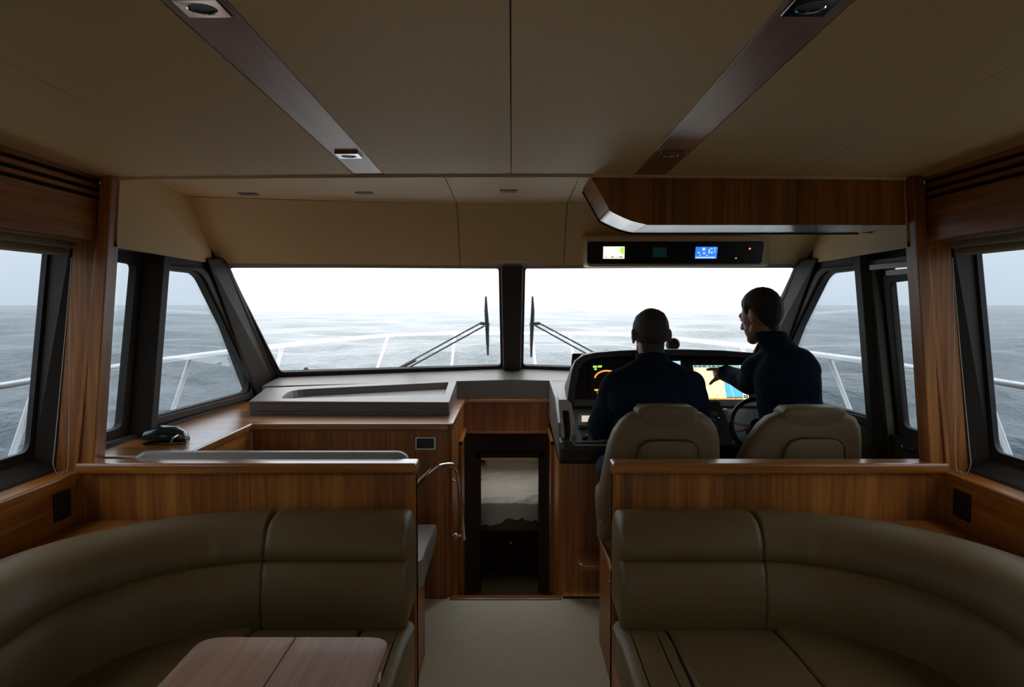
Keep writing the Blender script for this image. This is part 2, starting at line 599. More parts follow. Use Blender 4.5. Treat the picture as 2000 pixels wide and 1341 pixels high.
# ------------------------------------------------------------------ pilothouse ceiling and brow: three panels each way
PZ = 2.10
def brow_top_y(x): return 4.23 - 0.30 * (abs(x) / 1.64) ** 1.6
def brow_bot(x): return 4.675 - 0.126 * abs(x), 1.782
pc = thing('ceiling.001', 'lower beige pilothouse ceiling panels ahead of the saloon', None, (0, 3.6, 2.1), kind='structure')
pb = thing('wall_front', 'beige padded brow panels above the windscreen', None, (0, 4.5, 1.78), kind='structure')
for a0, a1 in ((-1.66, -0.30), (-0.30, 0.30), (0.30, 1.66)):
    n = 14
    xs = [a0 + 0.002 + (a1 - a0 - 0.004) * i / n for i in range(n + 1)]
    def quadstrip(lo, hi, off):
        k = len(lo)
        return ring_loft([lo + [p + off for p in reversed(lo)], hi + [p + off for p in reversed(hi)]])
    lo = [V((x * 0.955, CEIL_END - 0.03, PZ)) for x in xs]
    hi = [V((x, brow_top_y(x), PZ)) for x in xs]
    obj('panel', quadstrip(lo, hi, V((0, 0, 0.02))), 'liner', pc)
    lo = [V((x, brow_top_y(x) + 0.002, PZ - 0.001)) for x in xs]
    hi = [V((x * 1.035, brow_bot(x)[0], brow_bot(x)[1])) for x in xs]
    md = [(p + q) / 2 for p, q in zip(lo, hi)]
    off = V((0, 0.02, 0.01))
    bmx = ring_loft([l + [p + off for p in reversed(l)] for l in (lo, md, hi)])
    obj('panel', bmx, 'liner', pb, smooth=True, angle=50)
obj('backing', box(-1.66, 1.66, CEIL_END - 0.02, 4.6, PZ + 0.022, PZ + 0.03), 'black_rubber', pc)
# grey trim under the brow
rings = []
for i in range(25):
    x = -1.74 + 3.48 * i / 24
    y, z = brow_bot(x)
    rings.append([V((x, y - 0.004, z + 0.004)), V((x, y + 0.005, z - 0.013)), V((x, y + 0.14, z - 0.008)), V((x, y + 0.14, z + 0.03))])
obj('trim_4', ring_loft(rings), 'trim_grey', kind='structure')
# weather roof over all of it
obj('roof', merge(box(-1.98, 1.98, -2.3, 3.2, 2.13, 2.2), hexa([(-1.95, 3.2, 2.13), (1.95, 3.2, 2.13), (1.9, 4.75, 2.13), (-1.9, 4.75, 2.13), (-1.95, 3.2, 2.2), (1.95, 3.2, 2.2), (1.9, 4.7, 2.2), (-1.9, 4.7, 2.2)]),
    hexa([(-1.9, 4.62, 1.80), (1.9, 4.62, 1.80), (1.85, 4.78, 1.80), (-1.85, 4.78, 1.80), (-1.9, 4.62, 2.13), (1.9, 4.62, 2.13), (1.85, 4.75, 2.13), (-1.85, 4.75, 2.13)])), 'deck_white', kind='structure')

# ------------------------------------------------------------------ floor
obj('floor', box(-1.75, 1.75, -1.9, 3.985, -0.03, 0.0), 'carpet', kind='structure')
obj('trim_5', box(-0.33, 0.262, 3.965, 4.02, -0.03, 0.008), 'teak_across', kind='structure', bevel=0.006)

# ------------------------------------------------------------------ side walls (built to port, mirrored to starboard)
SIDE = {-1: 'left', 1: 'right'}
GLASS_PLANE = plane3((-1.865, 1.0, 1.0), (-1.865, 3.0, 1.0), (-1.82, 1.0, 1.9))
PH_PLANE = plane3((-1.765, 3.84, 1.0), (-1.70, 4.84, 1.0), (-1.715, 3.84, 2.0))
def off_plane(pl, d):
    n = pl[1] if pl[1].x > 0 else -pl[1]
    return (pl[0] + n * d, n)
def on(pl, y, z):
    p0, n = pl
    x = p0.x - (n.y * (y - p0.y) + n.z * (z - p0.z)) / n.x
    return V((x, y, z))
LEDGE_Z = 0.895
for s in (-1, 1):
    nm = SIDE[s]
    side_word = 'port' if s < 0 else 'starboard'
    w = thing('wall_' + nm, None, None, (1.7 * s, 1.0, 0), kind='structure')
    obj('lower_panel', mir(box(-1.76, -1.718, -1.8, 3.0, 0, LEDGE_Z - 0.03), s), 'teak_along', w)
    obj('ledge', mir(box(-1.81, -1.706, -1.8, 3.02, LEDGE_Z - 0.032, LEDGE_Z), s), 'teak_along', w, bevel=0.006)
    # valance with three long air slots
    vx0, vx1 = -1.652, -1.618
    zs = [1.800, 1.960, 1.975, 1.990, 2.005, 2.022, 2.037]
    obj('valance', mir(box(vx0, vx1, -1.8, 3.05, zs[0], zs[1]), s), 'teak_along', w)
    obj('slat', mir(box(vx0, vx1, -1.8, 3.05, zs[2], zs[3]), s), 'teak_along', w)
    obj('slat', mir(box(vx0, vx1, -1.8, 3.05, zs[4], zs[5]), s), 'teak_along', w)
    obj('slat', mir(box(vx0, vx1, -1.8, 3.05, zs[6], 2.09), s), 'teak_along', w)
    obj('slot_backing', mir(box(-1.70, -1.662, -1.8, 3.12, 1.90, 2.1), s), 'black_rubber', w)
    obj('valance_soffit', mir(box(-1.90, -1.668, -1.8, 3.05, 1.83, 1.85), s), 'dark_frame', w)
    # outer skin below and above the window
    obj('outer_skin', mir(merge(box(-1.95, -1.83, -2.2, 3.1, 0.0, 0.875), box(-1.95, -1.885, -2.2, 3.1, 1.84, 2.15)), s), 'deck_white', w)
    # dark moulded window surround and pane
    win = thing('window_1' if s < 0 else 'window_2', None, None, (1.86 * s, 1.6, 0.97), kind='structure')
    fp = off_plane(GLASS_PLANE, 0.0)
    def q(y, z, d=0.0): return on(off_plane(GLASS_PLANE, d), y, z)
    outer = [q(-1.85, 0.88), q(3.12, 0.88), q(3.12, 1.90), q(-1.85, 1.90)]
    e1 = pp(97, 495, GLASS_PLANE); e2 = pp(60, 886, GLASS_PLANE)
    hole = rpoly([q(1.3, 0.976), q(e2.y, 0.976), q(e1.y, 1.80), q(1.3, 1.80)], 0.05)
    obj('frame', mir(plate(outer, [hole], (-0.03, 0, 0)), s), 'dark_frame', win, bevel=0.004, bseg=1)
    gk = rpoly([q(1.3, 0.976, -.001), q(e2.y, 0.976, -.001), q(e1.y, 1.80, -.001), q(1.3, 1.80, -.001)], 0.05)
    gk2 = rpoly([q(1.31, 0.984, -.001), q(e2.y - .008, 0.984, -.001), q(e1.y - .008, 1.79, -.001), q(1.31, 1.79, -.001)], 0.045)
    obj('gasket', mir(plate(gk, [gk2], (-0.02, 0, 0)), s), 'black_rubber', win)
    pane = [p + V((-0.015, 0, 0)) for p in [q(1.25, 0.96), q(3.08, 0.96), q(3.08, 1.82), q(1.25, 1.82)]]
    obj('pane', mir(plate(pane, [], (-0.006, 0, 0)), s), 'side_glass', win)
    # sloping dark sill and jamb from the frame in to the teak
    sill = hexa([(-1.865, -1.2, 0.88), (-1.78, -1.2, 0.88), (-1.78, 3.06, 0.88), (-1.865, 3.06, 0.88), (-1.868, -1.2, 0.955), (-1.80, -1.2, 0.905), (-1.80, 3.06, 0.905), (-1.868, 3.06, 0.955)])
    obj('sill', mir(sill, s), 'dark_frame', win, bevel=0.008)
    jamb = hexa([(-1.875, 2.96, 0.89), (-1.805, 3.0, 0.89), (-1.805, 3.08, 0.89), (-1.875, 3.08, 0.89), (-1.825, 3.06, 1.84), (-1.722, 3.03, 1.84), (-1.722, 3.1, 1.84), (-1.825, 3.1, 1.84)])
    obj('jamb', mir(jamb, s), 'dark_frame', win)
    # teak lining between the jamb and the pillar
    lining = hexa([(-1.81, 3.005, LEDGE_Z), (-1.69, 3.015, LEDGE_Z), (-1.69, 3.09, LEDGE_Z), (-1.81, 3.09, LEDGE_Z), (-1.728, 3.035, 1.83), (-1.60, 3.035, 1.83), (-1.60, 3.1, 1.83), (-1.728, 3.1, 1.83)])
    obj('lining', mir(lining, s), 'teak_vertical', w)
    bead_ = hexa([(-1.728, 2.990, LEDGE_Z), (-1.71, 2.990, LEDGE_Z), (-1.71, 3.02, LEDGE_Z), (-1.728, 3.02, LEDGE_Z), (-1.622, 3.015, 1.83), (-1.602, 3.015, 1.83), (-1.602, 3.045, 1.83), (-1.622, 3.045, 1.83)])
    obj('bead', mir(bead_, s), 'teak_vertical', w, bevel=0.004)
    # teak pillar
    pil = hexa([(-1.715, 3.003, 0.87), (-1.656, 3.003, 0.87), (-1.656, 3.09, 0.87), (-1.715, 3.09, 0.87), (-1.591, 3.003, 2.09), (-1.546, 3.003, 2.09), (-1.546, 3.09, 2.09), (-1.591, 3.09, 2.09)])
    t_ = obj('trim_6' if s < 0 else 'trim_7', mir(pil, s), 'teak_vertical', kind='structure', bevel=0.005)

# ------------------------------------------------------------------ pilothouse side frames, windows, posts
for s in (-1, 1):
    side_word = 'port' if s < 0 else 'starboard'
    INN = PH_PLANE
    w = thing('wall_%s.001' % SIDE[s], None, None, (1.75 * s, 4.1, 0.5), kind='structure')
    outer = [on(INN, 3.08, 0.6), on(INN, 5.35, 0.6), on(INN, 5.35, 0.98), on(INN, 5.28, 1.06), on(INN, 4.42, 1.90), on(INN, 3.08, 1.90)]
    holeA = rpoly([pp(165, 500, INN), pp(267, 516, INN), pp(238, 834, INN), pp(140, 866, INN)], [0.01, 0.03, 0.03, 0.01])
    holeB_px = [(322, 526), (387, 533), (487, 738), (484, 764), (296, 814)]
    holeB = rpoly([pp(*c, INN) for c in holeB_px], [0.01, 0.08, 0.05, 0.05, 0.01])
    obj('frame', mir(plate(outer, [holeA, holeB], (-0.035, 0, 0)), s), 'dark_frame', w, bevel=0.005, bseg=1)
    for nm_, cs, rr in (('window_%d' % (3 if s < 0 else 4), holeB_px, [0.01, 0.08, 0.05, 0.05, 0.01]),):
        wi = thing(nm_, None, None, on(INN, 4.3, 1.0) if s < 0 else mp(on(INN, 4.3, 1.0), s), kind='structure')
        G = off_plane(INN, -0.012)
        c0 = sum((pp(*c, G) for c in cs), V()) / len(cs)
        gk = rpoly([pp(*c, G) + (pp(*c, G) - c0).normalized() * 0.012 for c in cs], rr)
        gk2 = rpoly([pp(*c, G) - (pp(*c, G) - c0).normalized() * 0.006 for c in cs], rr)
        obj('gasket', mir(plate(gk, [gk2], (-0.012, 0, 0)), s), 'black_rubber', wi)
        big = [c0 + (pp(*c, G) - c0) * 1.12 + V((-0.012, 0, 0)) for c in cs]
        obj('pane', mir(plate(big, [], (-0.005, 0, 0)), s), 'side_glass', wi)
    if s < 0:
        wi = thing('window_5', None, None, on(INN, 3.4, 1.0), kind='structure')
        G = off_plane(INN, -0.02)
        obj('pane', plate([pp(130, 480, G), pp(265, 495, G), pp(235, 850, G), pp(105, 885, G)], [], (-0.005, 0, 0)), 'side_glass', wi)
    # moulded inner surround of the quarter window (raised lip)
    L = off_plane(INN, 0.004)
    lip_o = rpoly([pp(*c, L) for c in [(312, 516), (400, 524), (499, 738), (495, 775), (283, 834)]], [0.01, 0.09, 0.06, 0.06, 0.01])
    lip_i = rpoly([pp(*c, L) for c in [(318, 522), (391, 530), (491, 738), (487, 768), (292, 818)]], [0.01, 0.085, 0.055, 0.055, 0.01])
    obj('lip', mir(plate(lip_o, [lip_i], (0.012, 0, 0)), s), 'dark_frame', w, bevel=0.004, bseg=1)
    # post between the two windows
    P1 = off_plane(INN, 0.085)
    t1, b1 = pp(336, 480, P1), pp(303, 900, P1)
    t0, b0 = pp(322, 480, P1), pp(290, 900, P1)
    o_ = V((-0.085, 0.0, 0))
    ba = V((0, -0.11, 0))
    post = hexa([b1, b0, b0 + o_ + ba * 0.3, b1 + o_, t1, t0, t0 + o_ + ba * 0.3, t1 + o_])
    obj('post', mir(post, s), 'dark_frame', w, bevel=0.006)
    obj('lower_lining', mir(hexa([(-1.80, 3.05, 0), (-1.76, 3.05, 0), (-1.70, 5.1, 0), (-1.76, 5.1, 0), (-1.80, 3.05, 0.95), (-1.76, 3.05, 0.95), (-1.70, 5.1, 0.95), (-1.76, 5.1, 0.95)]), s), 'dark_frame', w)
    # side brow panel
    A, C, D, E = at(236, 340, 3.06), V((-1.66 + .02, brow_top_y(1.66), PZ)), V((-1.705, brow_bot(1.70)[0], 1.786)), at(228, 482, 3.06)
    A2 = V((A.x, A.y, 2.11)); C = V((-1.645, brow_top_y(1.64), PZ + 0.004))
    bp_ = poly_bm([A2, C, D, E, A2 + V((-.02, 0, 0)), C + V((-.02, 0, 0)), D + V((-.02, 0, 0)), E + V((-.02, 0, 0))], [(0, 1, 2, 3), (7, 6, 5, 4), (0, 4, 5, 1), (1, 5, 6, 2), (2, 6, 7, 3), (3, 7, 4, 0)])
    obj('brow_panel', mir(bp_, s), 'liner', w)
    und = poly_bm([E, D, V((-1.80, D.y, 1.80)), V((-1.90, E.y, 1.80))], [(0, 1, 2, 3)])
    r_ = bmesh.ops.extrude_face_region(und, geom=und.faces[:])
    bmesh.ops.translate(und, verts=[v for v in r_['geom'] if isinstance(v, bmesh.types.BMVert)], vec=(0, 0, 0.02))
    obj('brow_soffit', mir(und, s), 'dark_frame', w)
    obj('outer_skin', mir(merge(box(-1.95, -1.90, 3.0, 4.7, 1.80, 2.15), hexa([(-1.95, 3.0, 0), (-1.80, 3.0, 0), (-1.72, 5.4, 0), (-1.8, 5.4, 0), (-1.95, 3.0, 0.66), (-1.80, 3.0, 0.66), (-1.72, 5.4, 0.66), (-1.8, 5.4, 0.66)])), s), 'deck_white', w)

# ------------------------------------------------------------------ windscreen: two raked panes in a V, centre post, corner posts
WT0, WT1, WB0 = at(445, 525, 4.50), at(975, 525, 4.70), at(543, 730, 5.12)
WS = plane3(WT0, WT1, WB0)
ws_n = WS[1] if WS[1].y < 0 else -WS[1]          # towards the cabin
def wsp(px, py, d=0.0):
    return pp(px, py, (WS[0] + ws_n * d, ws_n))
hole_px = [(443, 521), (976, 521), (981, 717), (543, 730)]
for s in (-1, 1):
    wi = thing('window_%d' % (6 if s < 0 else 7), None, None, (0.9 * s, 4.8, 1.1), kind='structure')
    inner = rpoly([wsp(*c) for c in hole_px], 0.02)
    outer = [wsp(398, 496), wsp(1000, 496), wsp(1000, 752), wsp(515, 775)]
    obj('frame', mir(plate(outer, [inner], -ws_n * 0.035), s), 'dark_frame', wi, bevel=0.003, bseg=1)
    g_o = rpoly([wsp(*c, -0.004) for c in ((438, 517), (979, 517), (984, 721), (540, 735))], 0.02)
    g_i = rpoly([wsp(*c, -0.004) for c in ((446, 523), (974, 523), (978, 714), (548, 727))], 0.03)
    obj('gasket', mir(plate(g_o, [g_i], -ws_n * 0.012), s), 'black_rubber', wi)
    obj('pane', mir(plate([wsp(*c, -0.018) for c in ((425, 510), (996, 510), (998, 735), (525, 750))], [], -ws_n * 0.006), s), 'windshield_glass', wi)
    # corner post with a lit bevelled lip
    tS, bS = pp(394, 505, PH_PLANE), pp(493, 772, PH_PLANE)
    tW, bW = wsp(443, 505, 0.0), wsp(546, 748, 0.0)
    tL, bL = wsp(436, 505, 0.03), wsp(536, 752, 0.03)
    iS, ibS = tS + V((0.03, 0, 0)), bS + V((0.03, 0, 0))
    outv = V((-0.10, 0.10, 0.02))
    rings = [[iS, tL, tW, tW + outv, tS + outv], [ibS, bL, bW, bW + outv, bS + outv]]
    obj('corner_post', mir(ring_loft(rings), s), 'dark_frame', wi, bevel=0.006, bseg=2)
# centre post
tc0, bc0 = wsp(977, 521, 0.0), wsp(982, 748, 0.0)
cpost = hexa([(bc0.x, bc0.y + .03, bc0.z), (bc0.x + .008, bc0.y - 0.05, bc0.z), (-bc0.x - .008, bc0.y - 0.05, bc0.z), (-bc0.x, bc0.y + .03, bc0.z),
              (tc0.x, tc0.y + .03, tc0.z), (tc0.x + .008, tc0.y - 0.05, tc0.z), (-tc0.x - .008, tc0.y - 0.05, tc0.z), (-tc0.x, tc0.y + .03, tc0.z)])
obj('trim_8', cpost, 'dark_frame', kind='structure', bevel=0.006)

# ------------------------------------------------------------------ aft bulkhead behind the camera with glazed doors
aft = thing('wall_back', None, None, (0, -1.85, 0), kind='structure')
o_ = [V(p) for p in ((-1.95, -1.85, 0), (1.95, -1.85, 0), (1.95, -1.85, 2.15), (-1.95, -1.85, 2.15))]
h_ = [V(p) for p in ((-0.5, -1.85, 0.02), (0.5, -1.85, 0.02), (0.5, -1.85, 1.9), (-0.5, -1.85, 1.9))]
obj('panel', plate(o_, [h_], (0, -0.05, 0)), 'teak_vertical', aft)
d1 = thing('door_1', None, None, (0, -1.87, 0.12), kind='structure')
obj('pane', box(-0.5, 0.5, -1.88, -1.875, 0.02, 1.9), 'door_glass', d1)
obj('stile', box(-0.03, 0.03, -1.9, -1.86, 0.12, 1.9), 'teak_vertical', d1)

# ================================================================== PORT SIDE FURNITURE OF THE PILOTHOUSE
COUNTER_Z = 0.93
# cabinet ahead: facing panel, counter, side ledge, return panel beside the companionway
cab = thing('chart_cabinet', 'long teak cabinet with a polished counter below the left windscreen', 'cabinet', (-0.85, 4.5, 0))
obj('front_panel', box(-1.36, -0.338, 4.005, 4.03, 0.0, 0.895), 'teak_vertical', cab)
obj('side_panel', box(-0.345, -0.318, 4.03, 5.08, -0.66, 0.89), 'teak_vertical', cab)
obj('corner_post', merge(lathe([(0.03, 0.0), (0.03, 0.893)], (-0.346, 4.032, 0), n=16)), 'teak_vertical', cab, smooth=True)
obj('inner_panel', box(-1.40, -1.365, 3.1, 4.03, 0.0, 0.895), 'teak_along', cab)
plan = [(-1.80, 3.12), (-1.358, 3.12), (-1.358, 3.985), (-0.335, 3.985), (-0.308, 4.015), (-0.308, 5.10), (-1.72, 5.10), (-1.80, 3.9)]
obj('counter', plate([V((x, y, COUNTER_Z)) for x, y in plan], [], (0, 0, -0.036)), 'teak_across', cab, bevel=0.007, bseg=3)
# display panel let into the cabinet
cp = thing('control_panel', 'small dark display with silver frame on cabinet front', 'display', at(831, 878, 4.0))
x0, z1, x1, z0 = at(811, 853, 4.0).x, at(811, 853, 4.0).z, at(852, 878, 4.0).x, at(852, 878, 4.0).z
obj('frame', plate([(x0, 3.996, z0), (x1, 3.996, z0), (x1, 3.996, z1), (x0, 3.996, z1)], [[(x0 + .009, 3.996, z0 + .008), (x1 - .012, 3.996, z0 + .008), (x1 - .012, 3.996, z1 - .008), (x0 + .009, 3.996, z1 - .008)]], (0, 0.008, 0)), 'chrome', cp, bevel=0.001, bseg=1)
obj('screen', box(x0 + .006, x1 - .006, 4.0, 4.004, z0 + .006, z1 - .006), 'black_plastic', cp)
for k in range(4):
    obj('screw', lathe([(0.003, 0), (0.002, 0.002)], ((x0 + .004, x1 - .004)[k % 2], 3.996, (z0 + .004, z1 - .004)[k // 2]), (0, -1, 0), 8), 'steel', cp)

# moulded grey dash tray on the counter
tray = thing('dash_tray', 'grey moulded dash with long recessed tray below left windscreen', 'dashboard', (-0.9, 4.6, COUNTER_Z))
TP = plane3((-1, 4.32, 1.010), (1, 4.32, 1.010), (0, 5.0, 1.052))
def tp(px, py, dz=0.0):
    p = pp(px, py, TP)
    return V((p.x, p.y, p.z + dz))
FL, FR, BR, BL = tp(486, 783), tp(877, 785), tp(893, 741), tp(519, 757)
hole = rpoly([tp(548, 778), tp(868, 769), tp(876, 746), tp(566, 761)], [0.05, 0.012, 0.012, 0.12])
obj('top', plate([FL, FR, BR, BL], [hole], (0, 0, -0.012)), 'dash_grey', tray, bevel=0.004)
fl = [p + V((0, 0, -0.045)) for p in hole]
obj('recess', ring_loft([hole, [p + (V((-0.75, 4.7, p.z)) - p) * 0.02 + V((0, 0, -0.04)) for p in hole]], cap=False), 'dash_grey', tray)
obj('recess_floor', plate([p + V((0, 0, -0.042)) for p in (FL, FR, BR, BL)], [], (0, 0, -0.008)), 'dash_grey', tray)
body = [FL + V((0, 0.004, -.004)), FR + V((-.003, 0.004, -.004)), BR + V((-.003, 0, -.004)), BL + V((0, 0, -.004))]
bot = [V((p.x, p.y + 0.0, COUNTER_Z + 0.001)) for p in (FL + V((0, 0.012, 0)), FR + V((0.002, 0.012, 0)), BR, BL)]
obj('body', ring_loft([bot, body], cap=False), 'dash_grey', tray)

# sill of the windscreen: grey slope from the dash up to the glass, both sides and centre
sill_b = []
for s in (-1, 1):
    a0, a1 = wsp(545, 736, 0.003), wsp(1000, 719, 0.003)
    b0, b1 = V((-1.60, 4.90, 1.03)), V((0.0, 5.10, 1.052))
    m = 8
    back = [a0.lerp(a1, i / m) for i in range(m + 1)]
    front = [b0.lerp(b1, i / m) for i in range(m + 1)]
    low = [V((p.x, p.y, 0.928)) for p in front]
    lowb = [V((p.x, p.y + .05, 0.928)) for p in back]
    sill_b.append(mir(ring_loft([back, front, low, lowb, back], closed=False), s))
obj('trim_9', merge(*sill_b), 'dash_grey', kind='structure', smooth=True, angle=30)

# companionway head: teak beam with a dark box above it
hd = thing('companionway_head', 'teak crossbeam over the steps down to the cabin', 'beam', (-0.02, 5.1, 0.70))
obj('beam', box(-0.33, 0.262, 5.085, 5.12, 0.705, 0.915), 'teak_vertical', hd)
obj('moulding', box(-0.33, 0.262, 5.062, 5.12, 0.900, 0.926), 'teak_across', hd, bevel=0.006)
obj('lower_bead', box(-0.318, 0.25, 5.072, 5.12, 0.695, 0.709), 'teak_across', hd, bevel=0.004)
obj('upper_box', box(-0.318, 0.262, 5.10, 5.2, 0.926, 1.052), 'dash_grey', hd, bevel=0.004)
# cased edges on both sides of the opening
for s in (-1, 1):
    t = thing('opening_casing', ('port' if s < 0 else 'starboard') + ' teak casing edge beside the steps down', 'casing', (-0.31 if s < 0 else 0.25, 4.8, -0.6), group='casings of the companionway opening')
    t['label'] = 'teak casing edge of the stair opening, handrail side' if s < 0 else 'teak casing edge of the stair opening, helm side'
    xa, xb = (-0.318, -0.298) if s < 0 else (0.232, 0.252)
    obj('stile', box(xa, xb, 4.55, 4.575, -0.6, 0.735), 'teak_vertical', t, bevel=0.003)
    obj('rail', box(xa, xb, 4.55, 5.08, 0.712, 0.735), 'teak_along', t, bevel=0.003)

# ------------------------------------------------------------------ lower cabin seen through the opening
low = thing('wall_front.001', None, None, (0, 5.8, -0.66), kind='structure')
dz0 = at(938, 884, 5.8)
o_ = [V(p) for p in ((-1.2, 5.8, -0.66), (1.2, 5.8, -0.66), (1.2, 5.8, 0.98), (-1.2, 5.8, 0.98))]
xL, xR = at(939, 900, 5.8).x, at(1052, 900, 5.8).x
zD = at(1000, 893, 5.8).z
h_ = [V(p) for p in ((xL, 5.8, -0.655), (xR, 5.8, -0.655), (xR, 5.8, zD), (xL, 5.8, zD))]
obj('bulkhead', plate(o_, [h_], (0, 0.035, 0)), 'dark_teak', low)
fr = thing('door_2', None, None, (0, 5.8, -0.66), kind='structure')
for xa, xb in ((xL - 0.045, xL), (xR, xR + 0.045)):
    obj('jamb', box(xa, xb, 5.785, 5.85, -0.66, zD + 0.04), 'dark_teak', fr, bevel=0.004)
obj('head', box(xL - 0.045, xR + 0.045, 5.785, 5.85, zD, zD + 0.04), 'dark_teak', fr, bevel=0.004)
for zz, sx in ((at(1049, 1013, 5.79).z, xR - 0.004), (at(941, 1016, 5.79).z, xL + 0.004)):
    obj('catch', lathe([(0.006, 0), (0.004, 0.006)], (sx, 5.784, zz), (0, -1, 0), 10), 'chrome', fr)
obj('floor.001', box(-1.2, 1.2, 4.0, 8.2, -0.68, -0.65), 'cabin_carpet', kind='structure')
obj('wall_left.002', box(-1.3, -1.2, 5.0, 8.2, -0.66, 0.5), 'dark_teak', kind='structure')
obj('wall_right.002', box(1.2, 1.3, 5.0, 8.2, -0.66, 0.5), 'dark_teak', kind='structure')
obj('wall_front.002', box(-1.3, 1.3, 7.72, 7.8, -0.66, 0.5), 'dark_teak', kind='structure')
cl = plate([V(p) for p in ((-1.3, 5.836, 0.36), (1.3, 5.836, 0.36), (1.3, 8.2, 0.36), (-1.3, 8.2, 0.36))], [[V(p) for p in ((-0.34, 6.15, 0.36), (0.34, 6.15, 0.36), (0.34, 6.85, 0.36), (-0.34, 6.85, 0.36))]], (0, 0, 0.03))
obj('ceiling.002', cl, 'liner', kind='structure')
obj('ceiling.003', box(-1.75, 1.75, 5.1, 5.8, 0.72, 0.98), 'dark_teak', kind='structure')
for k, (yy, zz) in enumerate(((4.05, -0.22), (4.40, -0.44))):
    obj('stair_step', box(-0.32, 0.262, yy, yy + 0.40, zz - 0.03, zz), 'carpet', kind='structure', bevel=0.005)
obj('stair_riser', box(-0.32, 0.262, 4.0, 4.02, -0.66, -0.03), 'dark_teak', kind='structure')
# berth
bed = thing('berth', 'berth with rumpled pale cover in the dim cabin below', 'bed', (0, 6.8, -0.65))
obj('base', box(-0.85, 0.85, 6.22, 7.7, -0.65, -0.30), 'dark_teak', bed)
obj('knob', lathe([(0.006, 0), (0.009, 0.012), (0.004, 0.018)], (at(998, 1066, 6.2).x, 6.22, -0.4), (0, -1, 0), 10), 'steel', bed)
obj('mattress', box(-0.84, 0.84, 6.18, 7.7, -0.30, -0.12), 'bed_base', bed, bevel=0.03, bseg=3)
n1, n2 = 60, 64
vv, ff = [], []
for j in range(n2 + 1):
    t = j / n2
    for i in range(n1 + 1):
        x = -0.82 + 1.64 * i / n1
        if t < 0.16:
            k = t / 0.16
            y = 6.15 - 0.03 * (1 - k); z = -0.215 + 0.16 * math.sin(k * math.pi / 2)
            z += 0.03 * math.sin(9 * x + 1) * (1 - k)
        else:
            k = (t - 0.16) / 0.84
            y = 6.15 + 1.2 * k; z = -0.055 + 0.09 * k
        w_ = noise.noise(V((x * 3 + y * 1.5, y * 4, 1.3))) * 0.016 + noise.noise(V((x * 9 - y * 7, y * 11, 5))) * 0.008
        ridge = abs(noise.noise(V((x * 4 + 3, y * 7 - x * 6, 9.1))))
        z += w_ + 0.022 * max(0, 0.20 - ridge) / 0.20 * (0.3 + max(0, 1 - k))
        if t >= 0.16: z += 0.020 * max(0.0, math.sin(11 * x + 7 * y + 2 * noise.noise(V((x * 3, y * 3, 0))))) ** 3 * max(0, 1 - 2.2 * k)
        vv.append((x, y - 0.02 * max(0, 0.2 - ridge), z))
for j in range(n2):
    for i in range(n1):
        a = j * (n1 + 1) + i
        ff.append((a, a + 1, a + n1 + 2, a + n1 + 1))
obj('cover', poly_bm(vv, ff), 'bedding', bed, smooth=True, angle=80)
pil_ = puffy(rpoly([at(947, 894, 7.2), at(1080, 894, 7.2), at(1080, 936, 7.12), at(944, 936, 7.12)], 0.05), V((0, 0.16, 0.05)), 0.045, 0.02)
p_ = obj('pillow', pil_, 'pillow_cloth', None, smooth=True)
tag(p_, 'pale pillow propped at the far end of the berth', 'pillow')

# ------------------------------------------------------------------ chrome handrail on the cabinet corner
hr = thing('handrail', 'curved chrome handrail beside the steps on the cabinet corner', 'handrail', (-0.33, 4.1, 0.3))
hp = curve([V((-0.66, 4.0, 0.52)), V((-0.62, 3.86, 0.54)), at(800, 965, 3.70), at(822, 938, 3.74), at(850, 913, 3.84), at(872, 907, 3.92), at(886, 909, 3.97), at(893, 922, 4.02), at(898, 960, 4.10), at(903, 1010, 4.20), at(906, 1052, 4.28)], 8)
obj('rail', tube(hp, 0.0125, 12), 'chrome', hr, smooth=True)
obj('base_plate', lathe([(0.02, 0), (0.018, 0.006), (0.012, 0.008)], (-0.66, 4.005, 0.52), (0, -1, 0), 14), 'chrome', hr, smooth=True)
obj('standoff', tube([at(896, 940, 4.06), V((-0.338, 4.06, at(896, 940, 4.06).z))], 0.007, 10), 'chrome', hr, smooth=True)
obj('base_plate', lathe([(0.018, 0), (0.016, 0.006), (0.008, 0.008)], (-0.318, 4.06, at(896, 940, 4.06).z), (1, 0, 0), 14), 'chrome', hr, smooth=True)
obj('standoff', tube([at(905, 1046, 4.27), V((-0.318, 4.27, at(905, 1046, 4.27).z))], 0.007, 10), 'chrome', hr, smooth=True)
obj('base_plate', lathe([(0.018, 0), (0.016, 0.006), (0.008, 0.008)], (-0.318, 4.27, at(905, 1046, 4.27).z), (1, 0, 0), 14), 'chrome', hr, smooth=True)

